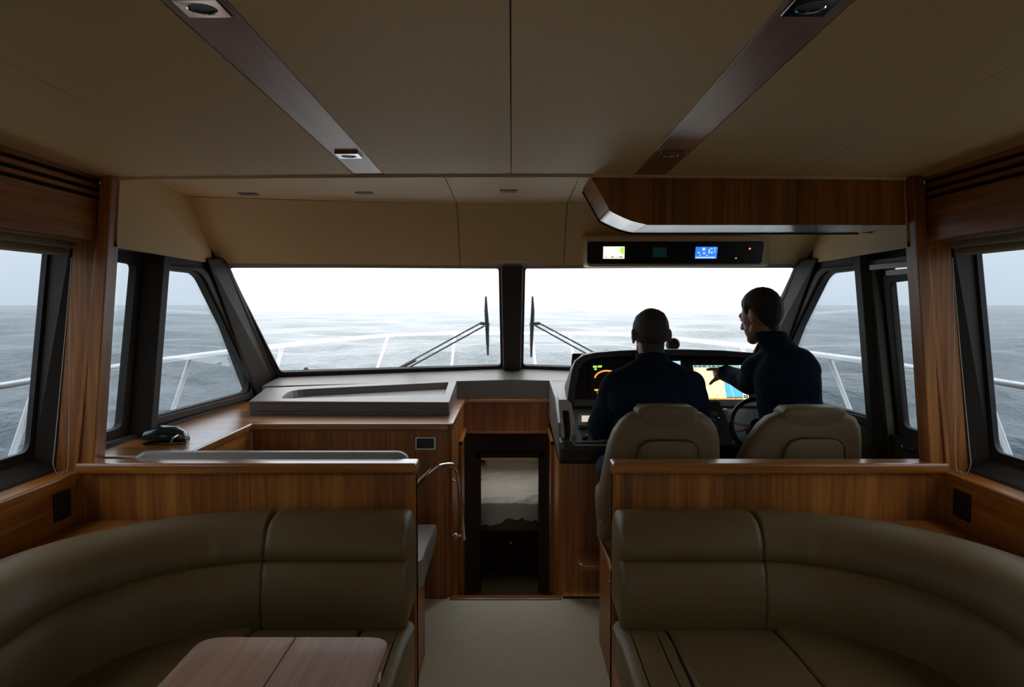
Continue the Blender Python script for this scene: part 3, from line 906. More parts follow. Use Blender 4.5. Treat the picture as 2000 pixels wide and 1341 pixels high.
# green pouch on the side ledge
pg = thing('pouch', 'small dark green glossy pouch with silver clasp lying on ledge', 'pouch', (-1.55, 3.35, COUNTER_Z))
c0 = at(318, 872, 3.42); c1 = at(345, 872, 3.42)
rings = []
for k, (t, rx, rz) in enumerate(((-0.08, 0.02, 0.015), (-0.06, 0.05, 0.032), (-0.01, 0.062, 0.04), (0.05, 0.058, 0.037), (0.085, 0.04, 0.026), (0.10, 0.02, 0.012))):
    c = V((-1.565 + t, 3.42 + 0.25 * t, COUNTER_Z + rz))
    rings.append([c + V((0.1 * math.cos(a) * rx, math.cos(a) * rx, math.sin(a) * rz * (1 if math.sin(a) > 0 else 0.98))) for a in [2 * math.pi * i / 18 for i in range(18)]])
obj('bag', ring_loft(rings), 'pouch_green', pg, smooth=True)
obj('clasp', merge(tube([(-1.50, 3.38, COUNTER_Z + .03), (-1.475, 3.375, COUNTER_Z + .044), (-1.455, 3.38, COUNTER_Z + .034), (-1.44, 3.40, COUNTER_Z + .022)], 0.006, 8), tube([(-1.51, 3.372, COUNTER_Z + .014), (-1.494, 3.368, COUNTER_Z + .036)], 0.0045, 8)), 'chrome', pg, smooth=True)

# ================================================================== STARBOARD: HELM CONSOLE
CXL, CXR = 0.250, 1.70
hb = thing('console_cabinet', 'dark teak base cabinet under the black helm console', 'cabinet', (0.95, 4.5, 0))
obj('front_panel', box(CXL + 0.03, CXR, 4.02, 4.05, 0.0, 0.73), 'teak_vertical', hb)
obj('side_panel', box(CXL, CXL + 0.022, 4.05, 5.10, -0.66, 0.80), 'teak_vertical', hb)
obj('corner_post', lathe([(0.03, 0.0), (0.03, 0.73)], (CXL + 0.03, 4.05, 0), n=16), 'teak_vertical', hb, smooth=True)
# fold-down foot rest
fr_ = at(1127, 1090, 3.98)
ft = puffy(rpoly([(0.335, 3.80, 0.245), (0.335, 4.019, 0.245), (0.95, 4.019, 0.245), (0.95, 3.80, 0.245)], [0.04, 0.004, 0.004, 0.04]), V((0, 0, -0.032)), 0.012)
tag(obj('foot_rest', ft, 'teak_across', None, smooth=True), 'teak fold down foot rest shelf ahead of the helm seat', 'foot rest')

con = thing('helm_console', 'black helm console with hooded displays and grey switch panel', 'console', (0.95, 4.4, 0.71))
# body: profile swept across the boat
prof = [(4.0, 0.715), (3.965, 0.74), (3.955, 0.80), (3.965, 0.835), (3.985, 0.842), (4.01, 0.836), (4.315, 0.955), (4.40, 0.965), (5.08, 1.0), (5.08, 0.73), (4.05, 0.71)]
rings = []
for x, k in ((CXL, 0.02), (CXL + 0.008, 0.006), (CXL + 0.02, 0.0), (CXR + 0.02, 0.0)):
    rings.append([V((x, y + (k if y < 4.03 else 0), z)) for y, z in prof])
obj('body', ring_loft(rings), 'console_black', con, bevel=0.004, bseg=2)
# grey side cheek facing the companionway
ck = poly_bm([(CXL - 0.004, 4.02, 0.735), (CXL - 0.004, 5.10, 0.80), (CXL - 0.004, 5.10, 1.052), (CXL - 0.004, 4.42, 1.02), (CXL - 0.004, 4.08, 0.92),
              (CXL + 0.02, 4.02, 0.735), (CXL + 0.02, 5.10, 0.80), (CXL + 0.02, 5.10, 1.052), (CXL + 0.02, 4.42, 1.02), (CXL + 0.02, 4.08, 0.92)],
             [(0, 1, 2, 3, 4), (9, 8, 7, 6, 5), (0, 5, 6, 1), (1, 6, 7, 2), (2, 7, 8, 3), (3, 8, 9, 4), (4, 9, 5, 0)])
obj('side_cheek', ck, 'dash_grey', con, bevel=0.006)
obj('deck_top', hexa([(CXL, 4.38, 0.97), (CXR + .02, 4.38, 0.97), (CXR - .1, 5.12, 1.03), (CXL, 5.12, 1.03), (CXL, 4.40, 1.005), (CXR + .02, 4.40, 1.005), (CXR - .1, 5.12, 1.05), (CXL, 5.12, 1.05)]), 'dash_grey', con)
# sloping switch panel
SP = plane3((0, 4.01, 0.840), (1, 4.01, 0.840), (0, 4.315, 0.959))
sp_up = V((0, 0.305, 0.119)).normalized()
sp_n = V((1, 0, 0)).cross(sp_up).normalized()
if sp_n.z < 0: sp_n = -sp_n
def sp(px, py, d=0.0):
    return pp(px, py, (SP[0] + sp_n * d, sp_n))
obj('switch_panel', plate(rpoly([sp(1119, 799), sp(1640, 799), sp(1650, 866), sp(1122, 866)], 0.01), [], -sp_n * 0.006), 'panel_grey', con)
obj('panel_lip', tube([sp(1113, 803, .004), sp(1116, 862, .006), sp(1124, 869, .006), sp(1640, 872, .006)], 0.006, 8), 'device_grey', con, smooth=True)
# grab handle at the console corner: rounded arm, its highlight painted in as pale grey, round a dark slot
HPl = (at(1100, 830, 4.06), V((-0.25, -1, 0.35)).normalized())
go = rpoly([pp(*c, HPl) for c in ((1090, 781), (1112, 781), (1118, 812), (1121, 862), (1112, 873), (1098, 868))], [0.012, 0.02, 0.01, 0.01, 0.02, 0.03], 4)
gi = rpoly([pp(*c, HPl) for c in ((1098, 801), (1111, 801), (1114, 830), (1116, 860), (1108, 864), (1103, 858))], 0.008, 4)
obj('grab_handle', plate(go, [gi], V((0.01, 0.035, -0.01))), 'trim_grey', con, bevel=0.006, bseg=3, angle=60)
obj('handle_slot_shade', plate([p + V((0.004, 0.03, -0.008)) for p in rpoly([pp(*c, HPl) for c in ((1093, 795), (1113, 795), (1119, 862), (1108, 868), (1099, 862))], 0.006, 3)], [], V((0.002, 0.006, 0))), 'black_plastic', con)  # black plate behind the slot, its shade put in as colour
# autopilot head
ap = obj('autopilot', plate(rpoly([sp(1129, 806, .02), sp(1172, 806, .02), sp(1168, 830, .02), sp(1130, 830, .02)], 0.006), [], -sp_n * 0.022), 'device_grey', con, bevel=0.002)
obj('screen', plate([sp(1136, 811, .0215), sp(1168, 811, .0215), sp(1166, 823, .0215), sp(1136, 823, .0215)], [], -sp_n * 0.001), 'screen_pink', ap)
for cx in (1146, 1151, 1156):
    obj('button', lathe([(0.0035, 0), (0.003, 0.003)], sp(cx, 826, .02), sp_n, 8), 'black_plastic', ap)
obj('device_base', plate([sp(1130, 829, .004), sp(1166, 829, .004), sp(1164, 837, .004), sp(1131, 837, .004)], [], -sp_n * 0.003), 'black_plastic', con)
# two rotary switches
for cx in (1142.5, 1162.5):
    q0 = obj('rotary_switch', plate(rpoly([sp(cx - 8, 845, .004), sp(cx + 8, 845, .004), sp(cx + 8, 862, .004), sp(cx - 8, 862, .004)], 0.003), [], -sp_n * 0.004), 'black_plastic', con)
    obj('knob', lathe([(0.014, 0), (0.012, 0.012), (0.004, 0.014)], sp(cx, 855, .004), sp_n, 16), 'black_rubber', q0, smooth=True)
    obj('pointer', plate([sp(cx + 1, 847, .006), sp(cx + 5, 847, .006), sp(cx + 5, 851, .006), sp(cx + 1, 851, .006)], [], -sp_n * 0.002), 'white_plastic', q0)
# red figures of the engine readout
ro = obj('engine_readout', plate([sp(1178, 836, .003), sp(1215, 836, .003), sp(1215, 862, .003), sp(1180, 862, .003)], [], -sp_n * 0.002), 'black_plastic', con)
obj('bezel', tube([sp(1175, 836, .004), sp(1179, 862, .004), sp(1215, 862, .004)], 0.003, 6), 'device_grey', ro)
for k in range(3):
    zz = 840 + 5.2 * k
    obj('figure', plate([sp(1184.5, zz, .005), sp(1189, zz, .005), sp(1189.5, zz + 4, .005), sp(1185, zz + 4, .005)], [], -sp_n * 0.001), 'led_red', ro)
# hood around the displays
HY = 4.36
hood_px = [(1106, 800), (1110, 765), (1117, 722), (1124, 705), (1140, 693), (1165, 688), (1210, 684.5), (1270, 682), (1340, 682), (1410, 684), (1475, 689), (1530, 695), (1556, 704), (1568, 722), (1577, 765), (1582, 800)]
inn_px = [(1121, 799), (1123, 765), (1131, 722), (1139, 709), (1152, 701), (1172, 698), (1212, 695.5), (1270, 694), (1340, 694), (1410, 695.5), (1472, 699), (1522, 704), (1542, 711), (1553, 724), (1562, 765), (1567, 799)]
n_ = len(hood_px)
o1 = [at(x, y, HY) for x, y in hood_px]
i1 = [at(x, y, HY) for x, y in inn_px]
o2 = [V((p.x, HY + 0.12, p.z - 0.004)) for p in o1]
o3 = [V((0.95 + (p.x - 0.95) * 0.98, 4.95, 1.0 + (p.z - 1.0) * 0.35)) for p in o1]
i2 = [V((0.97 + (p.x - 0.97) * 0.985, HY + 0.12, p.z - 0.006)) for p in i1]
obj('hood', ring_loft([i2, i1, o1, o2, o3], closed=False), 'console_black', con, smooth=True, angle=35)
# fascia: leaning black glass board
FP = plane3((0, 4.40, 0.955), (1, 4.40, 0.955), (0, 4.50, 1.27))
f_n = FP[1] if FP[1].y < 0 else -FP[1]
def fp_(px, py, d=0.0):
    return pp(px, py, (FP[0] + f_n * d, f_n))
obj('fascia', plate([fp_(1108, 802), fp_(1578, 802), fp_(1566, 690), fp_(1118, 690)], [], -f_n * 0.03), 'black_plastic', con)
def patch(name, pts, mat, parent, d, th=0.001):
    return obj(name, plate([fp_(x, y, d) for x, y in pts], [], -f_n * th), mat, parent)
def dsp(u, v, quad):
    """point inside a display given by its four photo corners (TL, TR, BR, BL)"""
    (a, b, c, d_) = quad
    x = (a[0] * (1 - u) + b[0] * u) * (1 - v) + (d_[0] * (1 - u) + c[0] * u) * v
    y = (a[1] * (1 - u) + b[1] * u) * (1 - v) + (d_[1] * (1 - u) + c[1] * u) * v
    return x, y
# left display: engine gauges
LQ = ((1158, 714), (1332, 704), (1336, 780), (1164, 780))
bez = patch('display', [(1151, 704), (1338, 698), (1343, 790), (1155, 790)], 'console_black', con, 0.006, 0.006)
bez['label'] = 'left display with orange gauge arcs on black'
patch('glass', LQ, 'black_rubber', bez, 0.0065)
def lq(u0, v0, u1, v1): return [dsp(u0, v0, LQ), dsp(u1, v0, LQ), dsp(u1, v1, LQ), dsp(u0, v1, LQ)]
for k, (u0, v0, u1, v1) in enumerate(((0.00, 0.0, 0.045, 0.06), (0.055, 0.0, 0.10, 0.06), (0.012, 0.08, 0.04, 0.13), (0.02, 0.70, 0.06, 0.75), (0.02, 0.78, 0.075, 0.83), (0.04, 0.87, 0.07, 0.93))):
    patch('readout', lq(u0, v0, u1, v1), 'gauge_green', bez, 0.0075)
def arc(cx, cy, rx, ry, a0, a1, w, mat, nm):
    o, i = [], []
    for k in range(15):
        a = math.radians(a0 + (a1 - a0) * k / 14)
        o.append(fp_(cx + rx * math.cos(a), cy - ry * math.sin(a), 0.0075)); i.append(fp_(cx + (rx - w) * math.cos(a), cy - (ry - w) * math.sin(a), 0.0075))
    b_ = poly_bm(o + i + [p - f_n * .001 for p in o + i], [(k, k + 1, k + 16, k + 15) for k in range(14)] + [(k + 31, k + 30, k + 45, k + 46) for k in range(14)])
    obj(nm, b_, mat, bez)
arc(1185, 740, 25, 18, 20, 172, 3.2, 'gauge_orange', 'gauge_arc')
arc(1262, 738, 25, 18, 20, 160, 3.2, 'gauge_orange', 'gauge_arc')
patch('gauge_bar', [(1161, 759.5), (1178, 759.5), (1178, 763), (1161.5, 763)], 'gauge_orange', bez, 0.0075)
patch('sky_map', [(1312, 705), (1329, 704.5), (1329, 713), (1313, 713)], 'screen_pale_blue', bez, 0.0075)
# right display: chart
RQ = ((1353, 713), (1456, 713), (1463, 780), (1368, 780))
b2 = patch('display', [(1344, 703), (1478, 700), (1484, 792), (1352, 792)], 'console_black', con, 0.006, 0.006)
b2['label'] = 'right display showing a yellow and blue chart'
patch('glass', [(1350, 708), (1470, 706), (1474, 786), (1358, 786)], 'black_rubber', b2, 0.0065)
def rq(u0, v0, u1, v1, u2=None, u3=None):
    return [dsp(u0, v0, RQ), dsp(u1, v0, RQ), dsp(u1 if u2 is None else u2, v1, RQ), dsp(u0 if u3 is None else u3, v1, RQ)]
patch('land', rq(0, 0.07, 0.54, 0.96, 0.545), 'chart_land', b2, 0.0075)
patch('sea_area', rq(0.54, 0.07, 0.875, 0.93, 0.88, 0.545), 'chart_sea', b2, 0.0075)
patch('course_line', rq(0.655, 0.50, 0.663, 0.93, 0.70, 0.692), 'chart_line', b2, 0.0085)
patch('boat_mark', rq(0.645, 0.46, 0.67, 0.54), 'chart_line', b2, 0.0088)
patch('top_bar', rq(0, 0, 0.88, 0.065), 'chart_cyan', b2, 0.0075)
patch('bottom_bar', rq(0, 0.95, 0.88, 1.0), 'chart_bar', b2, 0.0080)
patch('tool_bar', rq(0.885, 0, 1.0, 1.0), 'screen_white_green', b2, 0.0075)
for k in range(7):
    patch('icon', rq(0.90, 0.03 + 0.14 * k, 0.985, 0.12 + 0.14 * k), 'screen_mark' if k != 5 else 'led_red', b2, 0.0085)
    patch('icon', rq(0.92 + 0.02 * (k % 2), 0.06 + 0.14 * k, 0.965, 0.09 + 0.14 * k), 'chart_cyan', b2, 0.0092)
for k, u in enumerate((0.02, 0.10, 0.18, 0.30, 0.36, 0.46)):
    patch('caption', rq(u, 0.012, u + (0.05, 0.06, 0.07, 0.03, 0.06, 0.04)[k], 0.05), 'screen_mark', b2, 0.0085)
for u, v in ((0.03, 0.12), (0.36, 0.86), (0.56, 0.72), (0.30, 0.965), (0.72, 0.965)):
    patch('sounding', rq(u, v, u + 0.018, v + 0.022), 'screen_mark', b2, 0.0088)
# throttle box between the panels
tb = thing('throttle', 'black engine control box with twin chrome levers beside the wheel', 'throttle', (1.15, 4.12, 0.87))
TPn = off = sp_n
bx = [sp(1366, 801, .05), sp(1414, 801, .05), sp(1436, 870, .02), sp(1380, 870, .02)]
obj('box', plate(rpoly(bx, 0.012), [], -sp_n * 0.05), 'black_plastic', tb, bevel=0.004)
obj('cowl', plate(rpoly([at(1372, 783, 4.22), at(1404, 783, 4.22), at(1411, 797, 4.20), at(1411, 812, 4.18), at(1372, 812, 4.18)], 0.01), [], V((0, 0.05, -0.01))), 'console_black', tb, bevel=0.004)
obj('display', plate([at(1388, 803, 4.165), at(1401, 803, 4.165), at(1403, 812, 4.16), at(1389, 812, 4.16)], [], V((0, .004, 0))), 'panel_grey', tb)
for k, yy in enumerate((826, 836)):
    obj('lever', tube([at(1404, yy + 3, 4.13), at(1408, yy, 4.09), at(1412, yy, 4.08)], 0.007, 8), 'chrome', tb, smooth=True)
obj('rim', tube([at(1395, 814, 4.12), at(1408, 815, 4.12)], 0.004, 8), 'chrome', tb, smooth=True)
obj('base_frame', tube([sp(1424, 845, .02), sp(1434, 868, .02), sp(1418, 868, .02)], 0.005, 8), 'panel_grey', tb, smooth=True)
obj('cheek', hexa([at(1414, 800, 4.24), at(1420, 800, 4.24), at(1452, 875, 4.03), at(1440, 875, 4.03), at(1412, 797, 4.28), at(1420, 797, 4.28), at(1452, 870, 4.05), at(1440, 870, 4.05)]), 'dash_grey', tb)
# steering wheel
WC = at(1483, 832, 3.90)
wn_ = V((0, -1, 0.42)).normalized()
wu = V((1, 0, 0)); wv = wn_.cross(wu).normalized()
wh = thing('steering_wheel', 'dark polished steering wheel with silver spokes behind standing man', 'wheel', WC)
R = 0.142
loop = [WC + (wu * math.cos(2 * math.pi * k / 40) + wv * math.sin(2 * math.pi * k / 40)) * R for k in range(41)]
obj('rim', tube(loop, 0.0125, 10), 'rim_wood' if 'rim_wood' in MATS else 'console_black', wh, smooth=True)
for a in (8, -12 + 360, 172, 192, 270):
    a = math.radians(a)
    e = WC + (wu * math.cos(a) + wv * math.sin(a)) * (R - 0.01)
    obj('spoke', tube([WC + wn_ * -0.02, WC * 0.5 + e * 0.5 - wn_ * 0.012, e], 0.0075, 8), 'white_plastic', wh, smooth=True)
obj('hub', lathe([(0.045, -0.035), (0.045, -0.012), (0.03, 0.0), (0.005, 0.004)], WC, wn_, 20), 'black_plastic', wh, smooth=True)
obj('column', tube([WC - wn_ * 0.03, WC - wn_ * 0.14], 0.03, 14), 'black_plastic', wh, smooth=True)
# compass on the hood
cc = at(1313, 672, 4.62)
cm = thing('compass', 'round black compass on top of the console hood', 'compass', cc - V((0, 0, 0.04)))
obj('housing', lathe([(0.030, 0.05), (0.040, 0.035), (0.042, 0.0), (0.034, -0.004), (0.034, 0.002)], cc, (0, -1, 0.15), 24), 'black_plastic', cm, smooth=True, angle=40)
obj('dial', lathe([(0.034, 0.0), (0.034, 0.004), (0.001, 0.0045)], cc, (0, -1, 0.15), 24), 'panel_grey', cm)
for k in range(7):
    a = math.radians(20 + 51 * k)
    obj('mark', lathe([(0.005, 0), (0.004, 0.002)], cc + V((math.cos(a) * .024, -0.0055, math.sin(a) * .024)), (0, -1, 0.15), 8), 'black_rubber', cm)
obj('foot', box(cc.x - .03, cc.x + .03, cc.y - .03, cc.y + .03, 1.17, cc.z - .03), 'black_plastic', cm)

# ------------------------------------------------------------------ overhead teak locker and instrument pod
OY0, OY1 = 3.065, 3.43
ov = thing('overhead_locker', 'dark teak overhead locker with pale underside above the helm', 'locker', (1.2, 3.3, 1.87))
def op(px, py, Y=OY0): return at(px, py, Y)
face = [op(1156, 340), op(1156, 347), op(1190, 407), op(1197, 414), op(1232, 429), op(1262, 438.5), op(1800, 438.5), op(1800, 340)]
obj('front_panel', plate(face, [], (0, 0.02, 0)), 'teak_vertical', ov)
def run(ps, y0=OY0 - 0.003, y1=OY1, dx=0.0):
    return ring_loft([[V((p.x + dx, y0, p.z)) for p in ps], [V((p.x + dx, y1, p.z)) for p in ps]], closed=False)
obj('end_panel', run([op(1155, 340), op(1155, 347), op(1189, 407.5)]), 'teak_along', ov, smooth=True)
low_ = curve([op(1189, 407.5), op(1192, 412), op(1200, 417), op(1232, 431), op(1262, 438.5)], 5)
obj('lower_corner', run(low_), 'underside_lacquer', ov, smooth=True, angle=50)
z_u = op(1262, 438.5).z
def ub(px, Y=OY0): return op(px, 438.5, Y).x
xa, xb = op(1262, 438.5).x, 1.60
u_ = poly_bm([(xa + 0.002, OY0 + 0.004, z_u), (xb, OY0 + 0.004, z_u), (op(1676, 457, OY1).x, OY1, z_u), (xa + 0.002, OY1, z_u), (xa + 0.002, OY0 + 0.004, z_u + 0.02), (xb, OY0 + 0.004, z_u + 0.02), (op(1676, 457, OY1).x, OY1, z_u + 0.02), (xa + 0.002, OY1, z_u + 0.02)],
    [(0, 1, 2, 3), (7, 6, 5, 4), (0, 4, 5, 1), (1, 5, 6, 2), (2, 6, 7, 3), (3, 7, 4, 0)])
obj('underside', u_, 'underside_lacquer', ov)
obj('edge_strip', tube([V((p.x, OY1, p.z)) for p in [op(1155, 347), op(1189, 407.5)] + low_[1:]] + [V((op(1676, 457, OY1).x, OY1, z_u))], 0.006, 8), 'dark_teak', ov, smooth=True)
obj('top', box(0.34, 1.60, OY0, OY1, 2.072, 2.085), 'dark_teak', ov)
obj('back_panel', plate([V((p.x, OY1 - 0.012, p.z)) for p in face[1:-1]] + [V((1.60, OY1 - 0.012, 2.07)), V((0.33, OY1 - 0.012, 2.07))], [], (0, 0.01, 0)), 'teak_vertical', ov)

pod = thing('instrument_pod', 'beige overhead pod with black instrument strip above the windscreen', 'instrument pod', (1.0, 4.5, 1.75))
PY0, PY1 = 4.30, 4.40
PP = plane3(at(1147, 472, PY0), at(1492, 472, PY0), at(1300, 515, PY1))
pn = PP[1] if PP[1].y < 0 else -PP[1]
def pd(px, py, d=0.0): return pp(px, py, (PP[0] + pn * d, pn))
shell_f = rpoly([pd(1146, 462), pd(1500, 460), pd(1496, 519), pd(1146, 521)], 0.03, 4)
shell_b = rpoly([at(1128, 452, 4.52), at(1522, 448, 4.52), at(1512, 522, 4.66), at(1136, 523, 4.66)], 0.03, 4)
obj('shell', ring_loft([shell_f, shell_b]), 'liner_trim', pod, bevel=0.006, bseg=2, angle=60)
obj('strip', plate(rpoly([pd(1147, 472, .003), pd(1493, 472, .003), pd(1487, 515, .003), pd(1147, 515, .003)], 0.02), [], -pn * 0.003), 'black_plastic', pod)
def ipatch(name, pts, mat, d=0.0045, par=None):
    return obj(name, plate([pd(x, y, d) for x, y in pts], [], -pn * 0.001), mat, par or pod)
s1 = ipatch('screen', [(1178.5, 481.5), (1220, 481.5), (1219.5, 505), (1178, 505)], 'screen_white_green')
s1['label'] = 'lit pale green screen'
ipatch('gauge', [(1212, 484), (1219, 482), (1219, 496), (1214, 495), (1210, 490)], 'screen_green', 0.006, s1)
for x, w in ((1183, 2), (1193, 6), (1205, 1.5), (1209, 7.5)):
    ipatch('caption', [(x, 501), (x + w, 501), (x + w, 502.8), (x, 502.8)], 'screen_mark', 0.006, s1)
s2 = ipatch('screen', [(1275, 483), (1302, 483), (1302, 502), (1275, 502)], 'screen_dim')
s2['label'] = 'dim dark green screen'
s3 = ipatch('screen', [(1359, 482), (1402, 482), (1399.5, 505), (1357, 505)], 'screen_blue')
s3['label'] = 'bright blue screen with white figures'
for (x, y, w, h) in ((1372, 484, 6, 5), (1384, 487, 3, 8), (1388, 484.5, 4, 2), (1363, 492, 4, 2.5), (1373, 493, 5, 3), (1389, 491, 3, 4), (1366, 497, 3, 1.5), (1379, 498, 4, 1.5), (1394, 484, 5, 1.2), (1394, 488, 4, 1.2), (1394, 492, 4, 1.2), (1359, 501.5, 38, 2.4)):
    ipatch('figure', [(x, y), (x + w, y), (x + w - .6, y + h), (x - .2, y + h)], 'screen_pale_blue', 0.006, s3)
for x, y, r_ in ((1464.5, 485.5, 0.006), (1437.5, 504, 0.0045)):
    obj('warning_lamp', lathe([(r_, 0), (r_ * .7, 0.003)], pd(x, y, .003), pn, 10), 'led_red', pod)
for k in range(6):
    ipatch('key', [(1233, 482 + 4 * k), (1235, 482 + 4 * k), (1235, 483.2 + 4 * k), (1233, 483.2 + 4 * k)], 'panel_grey')

# ------------------------------------------------------------------ starboard pilothouse door (its window lines up with the port side light)
INN = PH_PLANE
d3 = thing('door_3', None, None, mp(on(INN, 3.4, 0.0), 1), kind='structure')
DO = off_plane(INN, 0.012)
dl_o = [pp(150, 525, DO), pp(268, 538, DO), pp(233, 868, DO), pp(110, 905, DO)]
dl_i = rpoly([pp(168, 541, DO), pp(254, 552, DO), pp(226, 832, DO), pp(140, 858, DO)], [0.01, 0.03, 0.03, 0.01])
obj('leaf', mir(plate(dl_o, [dl_i], (0.022, 0, 0)), 1), 'dark_frame', d3, bevel=0.005, bseg=2)
obj('lower_leaf', mir(hexa([pp(110, 905, DO), pp(233, 868, DO), V((pp(233, 868, DO).x, pp(233, 868, DO).y, 0.02)), V((pp(110, 905, DO).x, pp(110, 905, DO).y, 0.02))] + [p + V((.02, 0, 0)) for p in (pp(110, 905, DO), pp(233, 868, DO), V((pp(233, 868, DO).x, pp(233, 868, DO).y, 0.02)), V((pp(110, 905, DO).x, pp(110, 905, DO).y, 0.02)))]), 1), 'dark_frame', d3)
G = off_plane(INN, -0.02)
obj('pane', mir(plate([pp(130, 480, G), pp(265, 495, G), pp(235, 850, G), pp(105, 885, G)], [], (-0.005, 0, 0)), 1), 'side_glass', d3)
obj('jamb', mir(hexa([pp(293, 512, DO), pp(285, 512, DO), pp(245, 905, DO), pp(254, 905, DO)] + [p + V((.035, 0, 0)) for p in (pp(293, 512, DO), pp(285, 512, DO), pp(245, 905, DO), pp(254, 905, DO))]), 1), 'jamb_paint', d3)
obj('head', mir(hexa([pp(150, 492, DO), pp(293, 510, DO), pp(293, 520, DO), pp(150, 503, DO)] + [p + V((.035, 0, 0)) for p in (pp(150, 492, DO), pp(293, 510, DO), pp(293, 520, DO), pp(150, 503, DO))]), 1), 'jamb_paint', d3)
TR = off_plane(INN, 0.04)
obj('track', mir(hexa([pp(190, 508, TR), pp(290, 517, TR), pp(290, 527, TR), pp(190, 518, TR)] + [p + V((.03, 0, 0)) for p in (pp(190, 508, TR), pp(290, 517, TR), pp(290, 527, TR), pp(190, 518, TR))]), 1), 'white_plastic', d3, bevel=0.002)
obj('track_bracket', mir(hexa([pp(200, 522, TR), pp(262, 528, TR), pp(262, 538, TR), pp(200, 533, TR)] + [p + V((.02, 0, 0)) for p in (pp(200, 522, TR), pp(262, 528, TR), pp(262, 538, TR), pp(200, 533, TR))]), 1), 'white_plastic', d3, bevel=0.002)
H_ = off_plane(INN, 0.06)
hd_ = [mp(pp(x, y, H_), 1) for x, y in ((238, 872), (236, 874), (214, 880))]
obj('handle', tube([hd_[0] + V((.03, 0, 0)), hd_[0], hd_[1], hd_[2]], 0.008, 8), 'chrome', d3, smooth=True)

# ================================================================== SALOON
# ------------------------------------------------------------------ half-height partitions with a solid cap
for s, xa, xb, lab in ((-1, -1.722, -0.380, 'half height teak partition with polished cap behind the left settee'), (1, 0.398, 1.722, 'half height teak partition with polished cap behind the right settee')):
    p = thing('half_partition', lab, 'partition', ((xa + xb) / 2, 3.03, 0), group='half height partitions')
    x_in, x_out = (xb, xa) if s < 0 else (xa, xb)
    obj('panel', box(min(x_out, x_in - s * -0.0) , max(x_out, x_in), 3.008, 3.05, 0.0, 0.885), 'teak_vertical', p)
    pe0, pe1 = (x_in - 0.046, x_in) if s < 0 else (x_in, x_in + 0.046)
    obj('end_post', box(pe0, pe1, 2.998, 3.062, 0.0, 0.886), 'teak_vertical', p, bevel=0.006)
    ce0, ce1 = (x_out, x_in + 0.004) if s < 0 else (x_in - 0.004, x_out)
    obj('cap', box(ce0, ce1, 2.985, 3.09, 0.884, 0.928), 'teak_across', p, bevel=0.010, bseg=3)

# ------------------------------------------------------------------ settees: straight back cushion, curved corner cushion, seats on a plinth
back_prof = [(0.02, 0.40), (0.30, 0.385), (0.318, 0.42), (0.325, 0.52), (0.306, 0.605), (0.285, 0.632), (0.268, 0.640), (0.280, 0.652), (0.272, 0.70), (0.235, 0.748), (0.19, 0.768), (0.12, 0.778), (0.05, 0.770), (0.012, 0.735), (0.0, 0.66)]
seat_prof = [(0.16, 0.30), (0.98, 0.30), (1.0, 0.34), (0.995, 0.385), (0.96, 0.412), (0.80, 0.428), (0.50, 0.425), (0.30, 0.41), (0.16, 0.40)]
YB = 2.955
def corner_path(x_start, R=0.80, xc=-0.84, y_end=0.6):
    a_s = math.asin((xc - x_start) / R)
    pts = []
    k = 70
    for i in range(k + 1):
        a = a_s + (math.pi / 2 - a_s) * i / k
        pts.append((xc - R * math.sin(a), YB - R + R * math.cos(a)))
    y = YB - R
    while y > y_end:
        y -= 0.15
        pts.append((xc - R, y))
    return pts
def lin(x0, x1, n=8): return [(x0 + (x1 - x0) * i / n, YB) for i in range(n + 1)]
